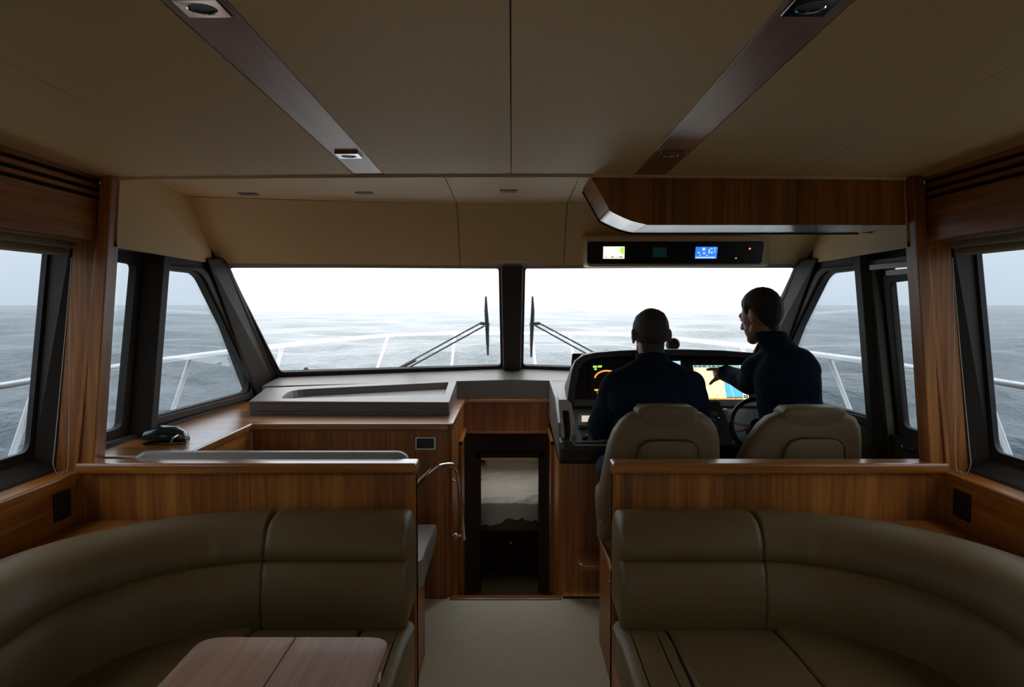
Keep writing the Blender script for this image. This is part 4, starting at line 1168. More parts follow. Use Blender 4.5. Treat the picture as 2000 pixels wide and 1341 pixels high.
def sofa(s, word, lab):
    sf = thing('settee', lab, 'sofa', (1.0 * s, 2.2, 0), group='curved leather settees')
    off = 0.0 if s < 0 else 0.012
    def place(bm):
        bm = mir(bm, s)
        bmesh.ops.translate(bm, verts=bm.verts, vec=(off, 0, 0))
        return bm
    obj('back_cushion', place(sweep(lin(-0.895, -0.372), back_prof, 0.035, flip=-1)), 'leather', sf, smooth=True, angle=60)
    cc_ = sweep(corner_path(-0.897), back_prof, 0.03, flip=1)
    for v in cc_.verts:                                   # soft pulls in the leather over the bend
        if v.co.z > 0.62 and v.co.z < 0.77:
            a = noise.noise(V((v.co.x * 30 - v.co.y * 9, v.co.y * 3, 2.0 + v.co.z * 3))) * max(0, 1 - ((v.co.x + 1.22) / 0.30) ** 2)
            v.co.x += 0.006 * a
            v.co.y += 0.011 * a
    obj('back_cushion', place(cc_), 'leather', sf, smooth=True, angle=60)
    # seats
    obj('seat_bolster', place(sweep(lin(-0.535, -0.350, 4), [(0.20, 0.27), (0.96, 0.27), (0.985, 0.33), (0.96, 0.39), (0.85, 0.418), (0.40, 0.418), (0.20, 0.40)], 0.05, flip=-1)), 'leather', sf, smooth=True, angle=60)
    obj('seat_cushion', place(sweep(lin(-0.905, -0.537), seat_prof, 0.018, flip=-1)), 'leather', sf, smooth=True, angle=60)
    # corner and side seat as one sheet with rounded front
    xs0 = -0.908
    pts = []
    out_ = [(-1.62, 2.78), (-1.62, 0.6)]
    poly = [(-0.908, 2.80), (-1.62, 2.80), (-1.62, 0.6), (-1.02, 0.6), (-1.02, 1.70), (-0.98, 1.88), (-0.908, 1.955)]
    sc_ = puffy(rpoly([V((x, y, 0.425)) for x, y in poly], [0.02, 0.03, 0.03, 0.05, 0.2, 0.1, 0.03]), V((0, 0, -0.125)), 0.02)
    obj('seat_cushion', place(sc_), 'leather', sf, smooth=True, angle=60)
    pl = [(-0.385, 2.97), (-1.70, 2.97), (-1.70, 0.55), (-1.08, 0.55), (-1.08, 1.75), (-0.98, 2.02), (-0.385, 2.02)]
    obj('plinth', place(plate([V((x, y, 0.28)) for x, y in pl], [], (0, 0, -0.28))), 'teak_along', sf)
    # corner shelf behind the curved back
    sh = [(-1.0, 2.995), (-1.715, 2.995), (-1.715, 2.05), (-1.64, 2.1)] + [(-0.80 - 0.82 * math.sin(math.radians(a)), 2.12 + 0.82 * math.cos(math.radians(a))) for a in range(80, 10, -8)]
    obj('corner_shelf', place(plate([V((x, y, 0.70)) for x, y in sh], [], (0, 0, -0.02))), 'teak_along', sf)
    return sf
sofa(-1, 'port', 'olive brown leather settee curving behind the folding table')
sofa(1, 'starboard', 'olive brown leather settee on the right without a table')

# ------------------------------------------------------------------ folding table
tb_ = thing('folding_table', 'folding teak table with rounded corners before the left settee', 'table', (-0.55, 1.45, 0))
TZ = 0.682
def leaf(x0, x1, r):
    return puffy(rpoly([(x0, 0.95, TZ), (x1, 0.95, TZ), (x1, 1.975, TZ), (x0, 1.975, TZ)], r, 6), V((0, 0, -0.035)), 0.008)
obj('leaf', leaf(-0.81, -0.5665, [0.05, 0.002, 0.002, 0.06]), 'table_teak', tb_, smooth=True, angle=30)
obj('leaf', leaf(-0.5655, -0.318, [0.002, 0.05, 0.06, 0.002]), 'table_teak', tb_, smooth=True, angle=30)
obj('catch', box(-0.3175, -0.3145, 1.78, 1.80, TZ - 0.028, TZ - 0.012), 'steel', tb_)
obj('pedestal', lathe([(0.05, 0.03), (0.05, 0.64)], (-0.56, 1.45, 0), n=20), 'steel', tb_, smooth=True, angle=40)
obj('foot', lathe([(0.22, 0.0), (0.22, 0.015), (0.06, 0.03)], (-0.56, 1.45, 0), n=28), 'steel', tb_, smooth=True, angle=40)
obj('top_bearer', box(-0.72, -0.40, 1.2, 1.7, 0.61, 0.647), 'dark_teak', tb_)

# ------------------------------------------------------------------ bench behind the left partition, facing forward
bn = thing('bench_seat', 'pale grey bench seat facing forward on the left partition', 'bench', (-1.0, 3.35, 0))
bprof = [(0.0, 0.42), (0.12, 0.42), (0.14, 0.48), (0.11, 0.80), (0.085, 0.915), (0.055, 0.948), (0.02, 0.945), (0.0, 0.92)]
obj('backrest', sweep([(-1.56 + 1.145 * i / 20, 3.095) for i in range(21)], bprof, 0.06, flip=1), 'bench_leather', bn, smooth=True, angle=60)
sprof = [(0.0, 0.385), (0.50, 0.375), (0.62, 0.395), (0.655, 0.43), (0.64, 0.468), (0.56, 0.487), (0.2, 0.50), (0.0, 0.50)]
obj('seat_cushion', sweep([(-1.36 + 0.99 * i / 20, 3.10) for i in range(21)], sprof, 0.02, flip=1), 'bench_leather', bn, smooth=True, angle=60)
obj('piping', tube(curve([(-0.374, 3.11, 0.50), (-0.374, 3.4, 0.498), (-0.374, 3.62, 0.487), (-0.374, 3.715, 0.468), (-0.374, 3.75, 0.43)], 5), 0.004, 6), 'bench_leather', bn, smooth=True)
obj('base', box(-1.36, -0.385, 3.07, 3.33, 0.0, 0.385), 'teak_vertical', bn, bevel=0.004)

# ------------------------------------------------------------------ helm seats on a teak base cabinet
hs = thing('chair_cabinet', 'teak base cabinet with small latches carrying the helm seats', 'cabinet', (1.0, 3.3, 0))
obj('side_panel', poly_bm([(0.402, 3.07, 0), (0.402, 3.47, 0), (0.402, 3.47, 0.485), (0.402, 3.07, 0.46), (1.64, 3.07, 0), (1.64, 3.47, 0), (1.64, 3.47, 0.485), (1.64, 3.07, 0.46)],
    [(0, 1, 2, 3), (7, 6, 5, 4), (0, 4, 5, 1), (1, 5, 6, 2), (2, 6, 7, 3), (3, 7, 4, 0)]), 'teak_vertical', hs, bevel=0.004)
tA, tB = atx(1172, 1052, 0.40), atx(1197, 1112, 0.40)
obj('edge_trim', tube([tA, tB], 0.008, 8), 'teak_along', hs, smooth=True)
for (px_, py_) in ((1178, 1087), (1193, 1136)):
    c = atx(px_, py_, 0.40)
    obj('latch', lathe([(0.009, 0), (0.009, 0.004), (0.004, 0.008)], c, (-1, 0, 0), 10), 'chrome', hs, smooth=True)
def helm_seat(lab, outl, head_out, pan_out, YS, cx, twist, low_z=0.62):
    st = thing('captain_chair', lab, 'seat', (cx, YS + 0.25, 0.49), group='helm seats')
    o = [at(x, y, YS) for x, y in outl]
    o = [V((p.x, p.y + (p.z - 0.9) * -0.10 + (p.x - cx) * twist, p.z)) for p in o]
    bk = V((0, 0.13, 0))
    obj('backrest', puffy(o, bk, 0.045, 0.012), 'seat_leather', st, smooth=True, angle=70)
    h = [at(x, y, YS + 0.004) for x, y in head_out]
    h = [V((p.x, p.y + (p.z - 0.9) * -0.10 + (p.x - cx) * twist - 0.006, p.z)) for p in h]
    obj('headrest_pad', puffy(h, V((0, 0.14, 0)), 0.022, 0.006), 'seat_leather', st, smooth=True, angle=70)
    p_ = [at(x, y, YS - 0.015) for x, y in pan_out]
    p_ = [V((p.x, p.y + (p.z - 0.9) * -0.10 + (p.x - cx) * twist - 0.012, p.z)) for p in p_]
    obj('back_panel', puffy(p_, V((0, 0.05, 0)), 0.018, 0.008), 'seat_leather', st, smooth=True, angle=70)
    obj('seam', tube([p + V((0, -0.002, 0)) for p in p_] + [p_[0]], 0.0035, 6), 'dark_frame', st, smooth=True)
    # seat cushion and its bolsters
    xl, xr = min(p.x for p in o), max(p.x for p in o)
    xl, xr = max(xl, cx - 0.27), min(xr, cx + 0.27)
    cush = puffy(rpoly([(xl - 0.005, YS + 0.07, 0.695), (xr + 0.005, YS + 0.07, 0.695), (xr - 0.01, YS + 0.46, 0.705), (xl + 0.01, YS + 0.46, 0.705)], 0.07, 5), V((0, 0, -0.13)), 0.05, -0.004)
    obj('seat_cushion', cush, 'seat_leather', st, smooth=True, angle=70)
    obj('underframe', lathe([(0.15, 0.49), (0.15, 0.505), (0.06, 0.52), (0.06, 0.57)], (cx, YS + 0.16, 0), n=24), 'black_plastic', st, smooth=True, angle=40)
    obj('hip_bolster', puffy(rpoly([(xl - 0.01, YS + 0.02, 0.63), (xl - 0.01, YS + 0.16, 0.60), (xl - 0.01, YS + 0.15, 0.50), (xl - 0.01, YS + 0.03, 0.52)], 0.035, 4), V((0.06, 0, 0)), 0.02), 'seat_leather', st, smooth=True, angle=70)
    return st
helm_seat('taupe leather helm seat the seated man occupies, nearer the aisle',
    [(1172, 1040), (1168, 1000), (1176, 950), (1184, 905), (1190, 872), (1200, 845), (1214, 824), (1232, 809), (1252, 803), (1300, 801), (1352, 803), (1374, 808), (1392, 820), (1403, 836), (1409, 860), (1412, 905), (1414, 960), (1410, 1040)],
    [(1258, 862), (1250, 830), (1243, 803), (1252, 793.5), (1300, 791), (1352, 793.5), (1363, 800), (1360, 830), (1354, 862)],
    [(1232, 1000), (1237, 930), (1241, 890), (1247, 871), (1259, 860), (1280, 857), (1335, 857), (1351, 861), (1361, 874), (1365, 900), (1368, 1000)], 3.26, 0.66, 0.0)
helm_seat('taupe leather helm seat behind the standing man, by the side door',
    [(1436, 980), (1440, 930), (1453, 894), (1470, 860), (1487, 833), (1505, 816), (1530, 806), (1560, 803), (1620, 803), (1655, 806), (1675, 816), (1685, 834), (1689, 862), (1690, 905), (1690, 980)],
    [(1540, 860), (1531, 830), (1525, 806), (1536, 796), (1580, 793.5), (1635, 795), (1652, 802), (1648, 830), (1640, 860)],
    [(1515, 980), (1524, 905), (1530, 876), (1541, 860), (1560, 853), (1615, 853), (1634, 857), (1645, 870), (1649, 900), (1650, 980)], 3.27, 1.25, 0.0)

# ------------------------------------------------------------------ folded blinds with looped cords
for s in (-1, 1):
    bl = thing('roman_blind', 'folded beige roman blind above the %s saloon window' % ('left' if s < 0 else 'right'), 'blind', (1.70 * s, 1.5, 1.74), group='folded blinds')
    for k, (x0, x1, z0, z1, ye) in enumerate(((-1.80, -1.655, 1.79, 1.828, 2.985), (-1.79, -1.672, 1.762, 1.793, 2.965), (-1.78, -1.692, 1.738, 1.766, 2.945))):
        rr = [[V((c.x, y, c.z)) for c in rpoly([(x0, 0, z0), (x1, 0, z0), (x1, 0, z1), (x0, 0, z1)], 0.014, 4)] for y in (-0.6, 0.3, 1.2, 2.1, ye - 0.01)]
        rr.append([V(((x0 + x1) / 2 + (c.x - (x0 + x1) / 2) * .8, ye, (z0 + z1) / 2 + (c.z - (z0 + z1) / 2) * .7)) for c in rr[0]])
        for j, r_ in enumerate(rr[1:-1]):
            for c in r_: c.z += 0.003 * math.sin(j * 2.1 + k)
        obj('fold', mir(ring_loft(rr), s), 'blind_cloth', bl, smooth=True, angle=50)
    lp = curve([at(140, 503, 2.94), at(124, 690, 2.93), at(107, 870, 2.915), at(104, 905, 2.913), at(113, 926, 2.93), at(124, 920, 2.96), at(133, 900, 2.985), at(136, 700, 2.99), at(139, 503, 2.985)], 8)
    obj('cord', mir(tube(lp, 0.0016, 5), s), 'cord', bl, smooth=True)

# ------------------------------------------------------------------ sockets on the side walls
for s in (-1, 1):
    so = thing('socket_plate', 'dark square socket plate on the %s side wall beside the settee' % ('left' if s < 0 else 'right'), 'socket', (1.715 * s, 2.9, 0.74), group='socket plates')
    obj('plate', mir(box(-1.718, -1.710, 2.84, 2.945, 0.735, 0.84), s), 'black_plastic', so, bevel=0.002)
    obj('rocker', mir(box(-1.711, -1.706, 2.862, 2.922, 0.76, 0.815), s), 'black_rubber', so, bevel=0.002)

# ------------------------------------------------------------------ recessed ceiling lights
def square_light(px_, py_, lab, lens):
    d = ray(px_, py_)
    p = EYE.copy()
    t = 0.5 / d.z
    for _ in range(6):
        q = EYE + d * t
        t *= (cz(q.x, q.y) - EYE.z) / (q.z - EYE.z)
    q = EYE + d * t
    L = thing('ceiling_light', lab, 'light', (q.x, q.y, q.z), group='square lights in the ceiling strips')
    z = cz(q.x, q.y)
    h = 0.040
    sq = [V((q.x + a * h, q.y + b * h, cz(q.x + a * h, q.y + b * h) - 0.009)) for a, b in ((-1, -1), (1, -1), (1, 1), (-1, 1))]
    circ = [V((q.x + 0.025 * math.cos(a), q.y + 0.025 * math.sin(a), z - 0.009 - 0.0147 * 0.025 * math.sin(a))) for a in [2 * math.pi * k / 20 for k in range(20)]]
    obj('frame', plate(sq, [circ], (0, 0, 0.011)), 'chrome' if not lens else 'chrome', L, bevel=0.0015, bseg=1)
    obj('lens', lathe([(0.026, -0.002), (0.024, 0.003), (0.001, 0.003)], (q.x, q.y, z - 0.004), n=18), 'black_plastic', L)
    return L
square_light(681, 300, 'chrome square light at the front end of the left teak strip', 1)
square_light(395, 8, 'chrome square light at the near end of the left teak strip', 1)
square_light(1310, 299, 'chrome square light at the front end of the right teak strip', 1)
square_light(1583, 6, 'chrome square light at the near end of the right teak strip', 1)
for px_, py_, w_ in ((485, 378, 'outermost'), (712, 376.5, 'middle'), (993, 372.5, 'central')):
    p = atz(px_, py_, PZ)
    lab = {'outermost': 'small steel slot light nearest the left corner above the windscreen', 'middle': 'small steel slot light between the corner one and the central one', 'central': 'small steel slot light on the centreline above the windscreen'}[w_]
    L = thing('slot_light', lab, 'light', p, group='small lights in the pilothouse ceiling')
    f = [V((p.x + a * .042, p.y + b * .034, PZ - 0.004)) for a, b in ((-1, -1), (1, -1), (1, 1), (-1, 1))]
    i = [V((p.x + a * .030, p.y + b * .020, PZ - 0.004)) for a, b in ((-1, -1), (1, -1), (1, 1), (-1, 1))]
    obj('frame', plate(f, [i], (0, 0, 0.006)), 'steel_dark' if 'steel_dark' in MATS else 'panel_grey', L)
    obj('lens', box(p.x - .03, p.x + .03, p.y - .02, p.y + .02, PZ - 0.003, PZ - 0.001), 'black_plastic', L)

# ================================================================== OUTSIDE
RAIL_L = [(-2.21, 1.0), (-2.215, 2.5), (-2.21, 3.3), (-2.245, 4.27), (-2.235, 5.0), (-2.05, 6.7), (-1.52, 9.05), (-1.0, 9.72), (-0.3, 9.95), (0, 9.97)]
rail_pts = [V((x, y, 1.195 - 0.002 * abs(y - 4))) for x, y in RAIL_L] 
rail_pts = rail_pts + [V((-p.x, p.y, p.z)) for p in reversed(rail_pts[:-1])]
br = thing('bow_rail', 'polished steel guard rail running round the bow outside', 'rail', (0, 5, 0.6))
obj('top_rail', tube(curve(rail_pts, 8), 0.021, 12), 'steel', br, smooth=True)
mid = [V((p.x * 1.005 + (0 if p.y > 9.5 else 0), p.y, 0.80 - (0.04 if p.y > 8 else 0))) for p in rail_pts]
obj('mid_wire', tube(curve(mid, 6), 0.007, 6), 'steel', br, smooth=True)
cv = curve(rail_pts, 24)
def rail_at(px_):
    """point of the top rail seen at this photo column, to port or starboard of the bow"""
    best = min(cv, key=lambda p: abs(CX + FPX * p.x / (p.y * math.cos(PITCH) + (p.z - EYE.z) * math.sin(PITCH)) - px_) if p.y > 0.5 else 1e9)
    return best
for tp_, bt in (((78, 742), (20, 900)), ((374, 701), (338, 800)), ((552, 676), (538, 728)), ((757, 655), (737, 718)), ((888, 651), (882, 716)), ((1040, 651), (1046, 716)), ((1110, 652), (1124, 716)), ((1300, 658), (1318, 716)), ((1449, 672), (1462, 716)), ((1618, 700), (1660, 800)), ((1918, 742), (1975, 900))):
    p = rail_at(tp_[0])
    q = at(bt[0], bt[1], p.y * 1.0)
    d = (q - p)
    d = V((d.x, 0, d.z))
    k = (p.z - 0.60) / max(0.05, -(d.z))
    e = p + d * k
    obj('stanchion', tube([p, e], 0.016, 10), 'steel', br, smooth=True)
# wipers on the outside of the windscreen
for s, lab in ((-1, 'black twin arm wiper on the left windscreen pane'), (1, 'black twin arm wiper on the right windscreen pane')):
    def wp(px_, py_, d=-0.05):
        if s > 0: px_ = 2 * CX - px_
        return mp(wsp(px_, py_, d), s)
    pv = (948, 632) if s < 0 else (1042, 632)
    wpz = thing('windscreen_wiper', lab, 'wiper', wp(*((785, 718) if s < 0 else (1205, 718))), group='windscreen wipers')
    if s < 0:
        bl0, bl1, bl2 = (949, 579), (951.5, 636), (953, 693); A0, A1 = (938, 631), (780, 717); B0, B1 = (946, 636), (790, 722)
    else:
        bl0, bl1, bl2 = (1040, 579), (1039, 636), (1037.5, 696); A0, A1 = (1054, 631), (1205, 712); B0, B1 = (1045, 635), (1192, 716)
    obj('blade', tube([wp(*bl0), wp(bl0[0] + .5, (bl0[1] + bl1[1]) / 2), wp(*bl1), wp((bl1[0] + bl2[0]) / 2, (bl1[1] + bl2[1]) / 2), wp(*bl2)], 0.01, 8, radii=[0.006, 0.012, 0.014, 0.012, 0.007]), 'wiper_black', wpz, smooth=True)
    obj('arm', tube([wp(*A0, -.06), wp(*A1, -.06)], 0.006, 8), 'wiper_arm', wpz, smooth=True)
    obj('arm', tube([wp(*B0, -.06), wp(*B1, -.06)], 0.006, 8), 'wiper_arm', wpz, smooth=True)
    obj('bracket', tube([wp(*A0, -.06), wp(bl1[0], 632, -.058), wp(bl1[0] + (4 if s < 0 else -4), 634, -.055)], 0.011, 8), 'wiper_black', wpz, smooth=True)
    if s < 0:
        obj('arm_sleeve', tube([wp(812, 702, -.06), wp(782, 718, -.06)], 0.013, 8), 'wiper_black', wpz, smooth=True)
nz_ = thing('washer_nozzle', 'small black washer nozzle low on the left windscreen', 'nozzle', wsp(598, 720, -0.04))
obj('dome', lathe([(0.017, 0.0), (0.015, 0.010), (0.008, 0.016), (0.001, 0.017)], wsp(598, 721, -0.05), V((0, -0.2, 1)), 14), 'wiper_black', nz_, smooth=True)
obj('stem', tube([wsp(598, 720, -0.05), wsp(598, 748, -0.05)], 0.006, 8), 'deck_white', nz_, smooth=True)

# ================================================================== PEOPLE
def ball(c, r, rot=None, seg=20):
    bm = bmesh.new()
    bmesh.ops.create_uvsphere(bm, u_segments=seg, v_segments=max(8, seg // 2), radius=1.0)
    M = Matrix.Diagonal((*r, 1)) if isinstance(r, (tuple, list)) else Matrix.Diagonal((r, r, r, 1))
    if rot is not None: M = rot.to_4x4() @ M
    M = Matrix.Translation(V(c)) @ M
    bmesh.ops.transform(bm, matrix=M, verts=bm.verts)
    return bm
def limb(a, b, ra, rb, flat=None, n=16):
    """tapered capsule from a to b; flat = (axis, factor) squeezes its section along an axis"""
    a, b = V(a), V(b)
    d = (b - a).normalized()
    u = d.cross(V((0, 0, 1)) if abs(d.z) < 0.9 else V((1, 0, 0))).normalized()
    w = d.cross(u)
    rings = []
    m = 5
    for k in range(m):
        t = math.pi / 2 * (k + 0.4) / (m + 0.4)
        rings.append((a - d * ra * math.cos(t), ra * math.sin(t)))
    for k in range(m + 1):
        f = k / m
        rings.append((a.lerp(b, f), ra + (rb - ra) * f))
    for k in range(m - 1, -1, -1):
        t = math.pi / 2 * (k + 0.4) / (m + 0.4)
        rings.append((b + d * rb * math.cos(t), rb * math.sin(t)))
    out = []
    for c, r in rings:
        ring = []
        for i in range(n):
            o = (u * math.cos(2 * math.pi * i / n) + w * math.sin(2 * math.pi * i / n)) * r
            if flat:
                ax, f = flat
                ax = V(ax).normalized()
                o = o - ax * o.dot(ax) * (1 - f)
            ring.append(c + o)
        out.append(ring)
    return ring_loft(out)
def fuse(name, bms, voxel, mat, parent, smooth_it=4, disp=None):
    """join overlapping volumes into one continuous skin"""
    bm = merge(*bms)
    bmesh.ops.recalc_face_normals(bm, faces=bm.faces)
    me = bpy.data.meshes.new(name + '_raw')
    bm.to_mesh(me); bm.free()
    tmp = bpy.data.objects.new('tmp_fuse', me)
    COL.objects.link(tmp)
    r = tmp.modifiers.new('r', 'REMESH'); r.mode = 'VOXEL'; r.voxel_size = voxel
    if smooth_it:
        sm = tmp.modifiers.new('s', 'SMOOTH'); sm.iterations = smooth_it; sm.factor = 0.5
    dg = bpy.context.evaluated_depsgraph_get()
    out = bpy.data.meshes.new_from_object(tmp.evaluated_get(dg))
    bpy.data.objects.remove(tmp); bpy.data.meshes.remove(me)
    b2 = bmesh.new(); b2.from_mesh(out); bpy.data.meshes.remove(out)
    if disp:
        b2.normal_update()
        for v in b2.verts:
            v.co += v.normal * disp(v.co)
    return obj(name, b2, mat, parent, smooth=True, angle=180)
def head_volumes(M):
    """head in its own frame: face along +Y, up Z, centre of the skull at 0"""
    def B(c, r, rot=None): 
        b = ball(c, r, rot)
        bmesh.ops.transform(b, matrix=M, verts=b.verts)
        return b
    def Lb(a, b_, ra, rb):
        q = limb(a, b_, ra, rb)
        bmesh.ops.transform(q, matrix=M, verts=q.verts)
        return q
    vols = [B((0, -0.012, 0.020), (0.077, 0.099, 0.098)),            # skull
            B((0, 0.030, 0.000), (0.068, 0.066, 0.078)),             # brow and temples
            B((0, 0.044, -0.055), (0.058, 0.048, 0.062)),            # cheeks
            Lb((0.0, 0.066, -0.105), (0, 0.074, -0.100), 0.024, 0.022),   # chin
            Lb((-0.046, 0.012, -0.066), (-0.014, 0.066, -0.104), 0.021, 0.020), Lb((0.046, 0.012, -0.066), (0.014, 0.066, -0.104), 0.021, 0.020),  # jaw
            Lb((-0.034, 0.082, 0.016), (0.034, 0.082, 0.016), 0.014, 0.014),   # brow ridge
            Lb((0, 0.092, 0.005), (0, 0.112, -0.034), 0.009, 0.013),           # nose
            B((-0.011, 0.100, -0.037), 0.009), B((0.011, 0.100, -0.037), 0.009),
            B((0, 0.086, -0.068), (0.024, 0.011, 0.007)), B((0, 0.085, -0.079), (0.021, 0.011, 0.007))]  # lips
    for sx in (-1, 1):
        R_ = Matrix.Rotation(sx * 0.35, 3, 'Z')
        vols += [B((sx * 0.086, -0.014, -0.010), (0.008, 0.020, 0.033), R_), B((sx * 0.079, -0.004, -0.014), (0.012, 0.012, 0.022)), B((sx * 0.082, -0.004, -0.038), (0.007, 0.010, 0.012))]
    return vols
def step(a, b, t):
    t = max(0.0, min(1.0, (t - a) / (b - a)))
    return t * t * (3 - 2 * t)
def hair_cap(M, mat, parent, body, bald=0.0, thick=0.008, front=0.072):
    """short hair grown off the skin: the hairy part of the scalp lifted from the head, thinning to nothing at the hairline"""
    Mi = M.inverted()
    base = BASE[body.name]
    line = [(-0.20, -0.098), (-0.050, -0.094), (-0.038, -0.060), (-0.030, 0.020), (0.008, 0.024), (0.014, 0.012), (0.020, 0.000), (0.034, 0.004), (0.046, 0.034), (0.062, front - 0.012), (0.078, front), (0.2, front + 0.01)]
    def hl(y):
        for (a, za), (b_, zb) in zip(line, line[1:]):
            if y <= b_:
                t = (y - a) / (b_ - a)
                return za + (zb - za) * t
        return 1
    bm = bmesh.new(); bm.from_mesh(body.data)
    bmesh.ops.translate(bm, verts=bm.verts, vec=base)
    m = {}
    for v in bm.verts:
        q = Mi @ v.co
        val = q.z - hl(q.y)
        if abs(q.x) > 0.0835 and q.z < 0.03: val = -1              # the ears
        if q.length > 0.16: val = -1
        if bald:
            r_ = math.sqrt((q.x * 1.15) ** 2 + (q.y + 0.005) ** 2)
            if q.z > 0.05: val = min(val, r_ - bald + 0.006 * noise.noise(V((q.x * 60, q.y * 60, 0))))
        m[v] = val
    kill = [v for v in bm.verts if m[v] < -0.004]
    lift = {v: thick * step(-0.004, 0.030, m[v]) * (1.0 + 0.35 * step(0.05, 0.11, (Mi @ v.co).z)) + 0.0012 for v in bm.verts}
    bm.normal_update()
    for v in bm.verts:
        q = Mi @ v.co
        v.co += v.normal * (lift[v] + 0.0016 * noise.noise(V((q.x * 70, q.y * 70, q.z * 18))) * step(0, 0.02, m[v]))
        if q.y > 0.055 and m[v] > 0: v.co += (M.to_3x3() @ V((0, 0.006, 0.003))) * step(0.055, 0.085, q.y) * (thick / 0.011)
    bmesh.ops.delete(bm, geom=kill, context='VERTS')
    return obj('hair', bm, mat, parent, smooth=True, angle=180)
def eyes(M, parent):
    for sx in (-1, 1):
        b = ball((sx * 0.031, 0.082, -0.002), 0.0115, seg=14)
        bmesh.ops.transform(b, matrix=M, verts=b.verts)
        obj('eye', b, 'eye_white', parent, smooth=True)
def hand(wrist, fwd, palm_n, side, curls, spread=0.0, thumb=(0.6, 0.3), scale=1.0):
    """palm and five fingers; fwd along the hand, palm_n out of the palm, side = towards the thumb"""
    wrist, f, n, t = V(wrist), V(fwd).normalized(), V(palm_n).normalized(), V(side).normalized()
    s = scale
    vols = [limb(wrist, wrist + f * 0.03 * s, 0.026 * s, 0.028 * s, (n, 0.72))]
    lens = (0.072, 0.080, 0.075, 0.060)
    for i, L in enumerate(lens):
        base = wrist + f * (0.085 + (0.004, 0.008, 0.004, -0.006)[i]) * s + t * (0.030 - 0.020 * i) * s
        vols.append(limb(wrist + f * 0.02 * s + t * (0.018 - 0.012 * i) * s, base, 0.016 * s, 0.0115 * s))
        d = (f + t * spread * (1.5 - i) * 0.25).normalized()
        c = curls[i]
        p = base
        r0 = 0.0095 * s
        for k, frac in enumerate((0.46, 0.30, 0.24)):
            ang = c * (0.9, 1.0, 0.7)[k]
            d = (d * math.cos(ang) + n * math.sin(ang)).normalized()
            q = p + d * L * frac * s
            vols.append(limb(p, q, r0, r0 * 0.9))
            p, r0 = q, r0 * 0.9
            n2 = n
    tb0 = wrist + f * 0.022 * s + t * 0.022 * s
    td = (f * thumb[0] + t * (1 - thumb[0]) * 1.4 + n * thumb[1]).normalized()
    tb1 = tb0 + td * 0.046 * s
    vols.append(limb(tb0, tb1, 0.015 * s, 0.0115 * s))
    td2 = (td + f * 0.25).normalized()
    tb2 = tb1 + td2 * 0.030 * s
    vols.append(limb(tb1, tb2, 0.0115 * s, 0.0105 * s))
    vols.append(limb(tb2, tb2 + td2 * 0.024 * s, 0.0105 * s, 0.008 * s))
    return vols
def head_matrix(c, yaw, pitch, roll=0.0, s=1.0):
    return Matrix.Translation(V(c)) @ Matrix.Rotation(yaw, 4, 'Z') @ Matrix.Rotation(pitch, 4, 'X') @ Matrix.Rotation(roll, 4, 'Y') @ Matrix.Scale(s, 4)
def folds(amp, f=7.0, seed=0.0):
    def d(c):
        return amp * (noise.noise(V((c.x * f + seed, c.y * f, c.z * f * 1.8))) + 0.5 * noise.noise(V((c.x * f * 2.3, c.y * f * 2.3 + seed, c.z * f * 3))))
    return d
def collar(path_c, normal, rx, ry, h, th, mat, parent, lean=0.0, tilt=V((0, 0, 0)), yaw=0.0):
    """stand-up collar: an open ring round the neck"""
    rings_o, rings_i = [], []
    nseg = 28
    def ring(k, r_add, zz):
        out = []
        for i in range(nseg):
            a = 2 * math.pi * i / nseg + yaw
            out.append(V(path_c) + tilt * zz + V((math.cos(2 * math.pi * i / nseg) * (rx + r_add), math.sin(2 * math.pi * i / nseg) * (ry + r_add), zz + 0.012 * math.sin(2 * math.pi * i / nseg) * -1 * (zz / h))))
        return out
    rs = [ring(0, 0.016, -0.03), ring(1, 0.007, h * 0.5), ring(2, 0.006, h), ring(3, 0.001, h + 0.004), ring(4, -0.003, h), ring(5, -0.003, h * 0.4), ring(6, 0.0, -0.02)]
    return obj('collar', ring_loft(rs, cap=False), mat, parent, smooth=True, angle=180)

# ---- seated man, seen from behind
P1 = thing('person', 'seated man in dark navy fleece with balding grey hair, back turned', 'person', (0.66, 3.6, 0.24), group='two men at the helm')
pel, chest, neck = V((0.66, 3.53, 0.80)), V((0.672, 3.585, 1.09)), V((0.668, 3.655, 1.275))
hc = V((0.667, 3.700, 1.412))
HM = head_matrix(hc, math.radians(4), math.radians(-10), 0.0, 1.03)
shL, shR = V((0.498, 3.620, 1.165)), V((0.845, 3.630, 1.165))
elL, elR = V((0.435, 3.74, 0.955)), V((0.925, 3.76, 0.965))
wrL, wrR = V((0.50, 3.955, 0.905)), V((1.02, 3.965, 0.935))
kneeL, kneeR = V((0.53, 3.865, 0.70)), V((0.80, 3.865, 0.70))
ankL, ankR = V((0.53, 3.82, 0.342)), V((0.80, 3.82, 0.342))
hipL, hipR = V((0.575, 3.53, 0.785)), V((0.745, 3.53, 0.785))
vols = head_volumes(HM)
vols += [limb(neck + V((0, -0.01, -0.03)), hc + V((0, -0.022, -0.05)), 0.064, 0.060), limb(pel, chest, 0.125, 0.135, ((0, 1, 0), 0.75)), limb(chest, neck, 0.13, 0.07, ((0, 1, 0), 0.75)), limb(shL, shR, 0.05, 0.05)]
for a, b, c, w_, hp_, kn, an in ((shL, elL, wrL, 0, hipL, kneeL, ankL), (shR, elR, wrR, 1, hipR, kneeR, ankR)):
    vols += [limb(a, b, 0.046, 0.038), limb(b, c, 0.038, 0.026), limb(hp_, kn, 0.078, 0.052), limb(kn, an, 0.05, 0.035)]
vols += hand(wrL, (0.15, 1, -0.05), (0.2, 0.1, -1), (1, 0, 0), (0.35, 0.35, 0.4, 0.45))
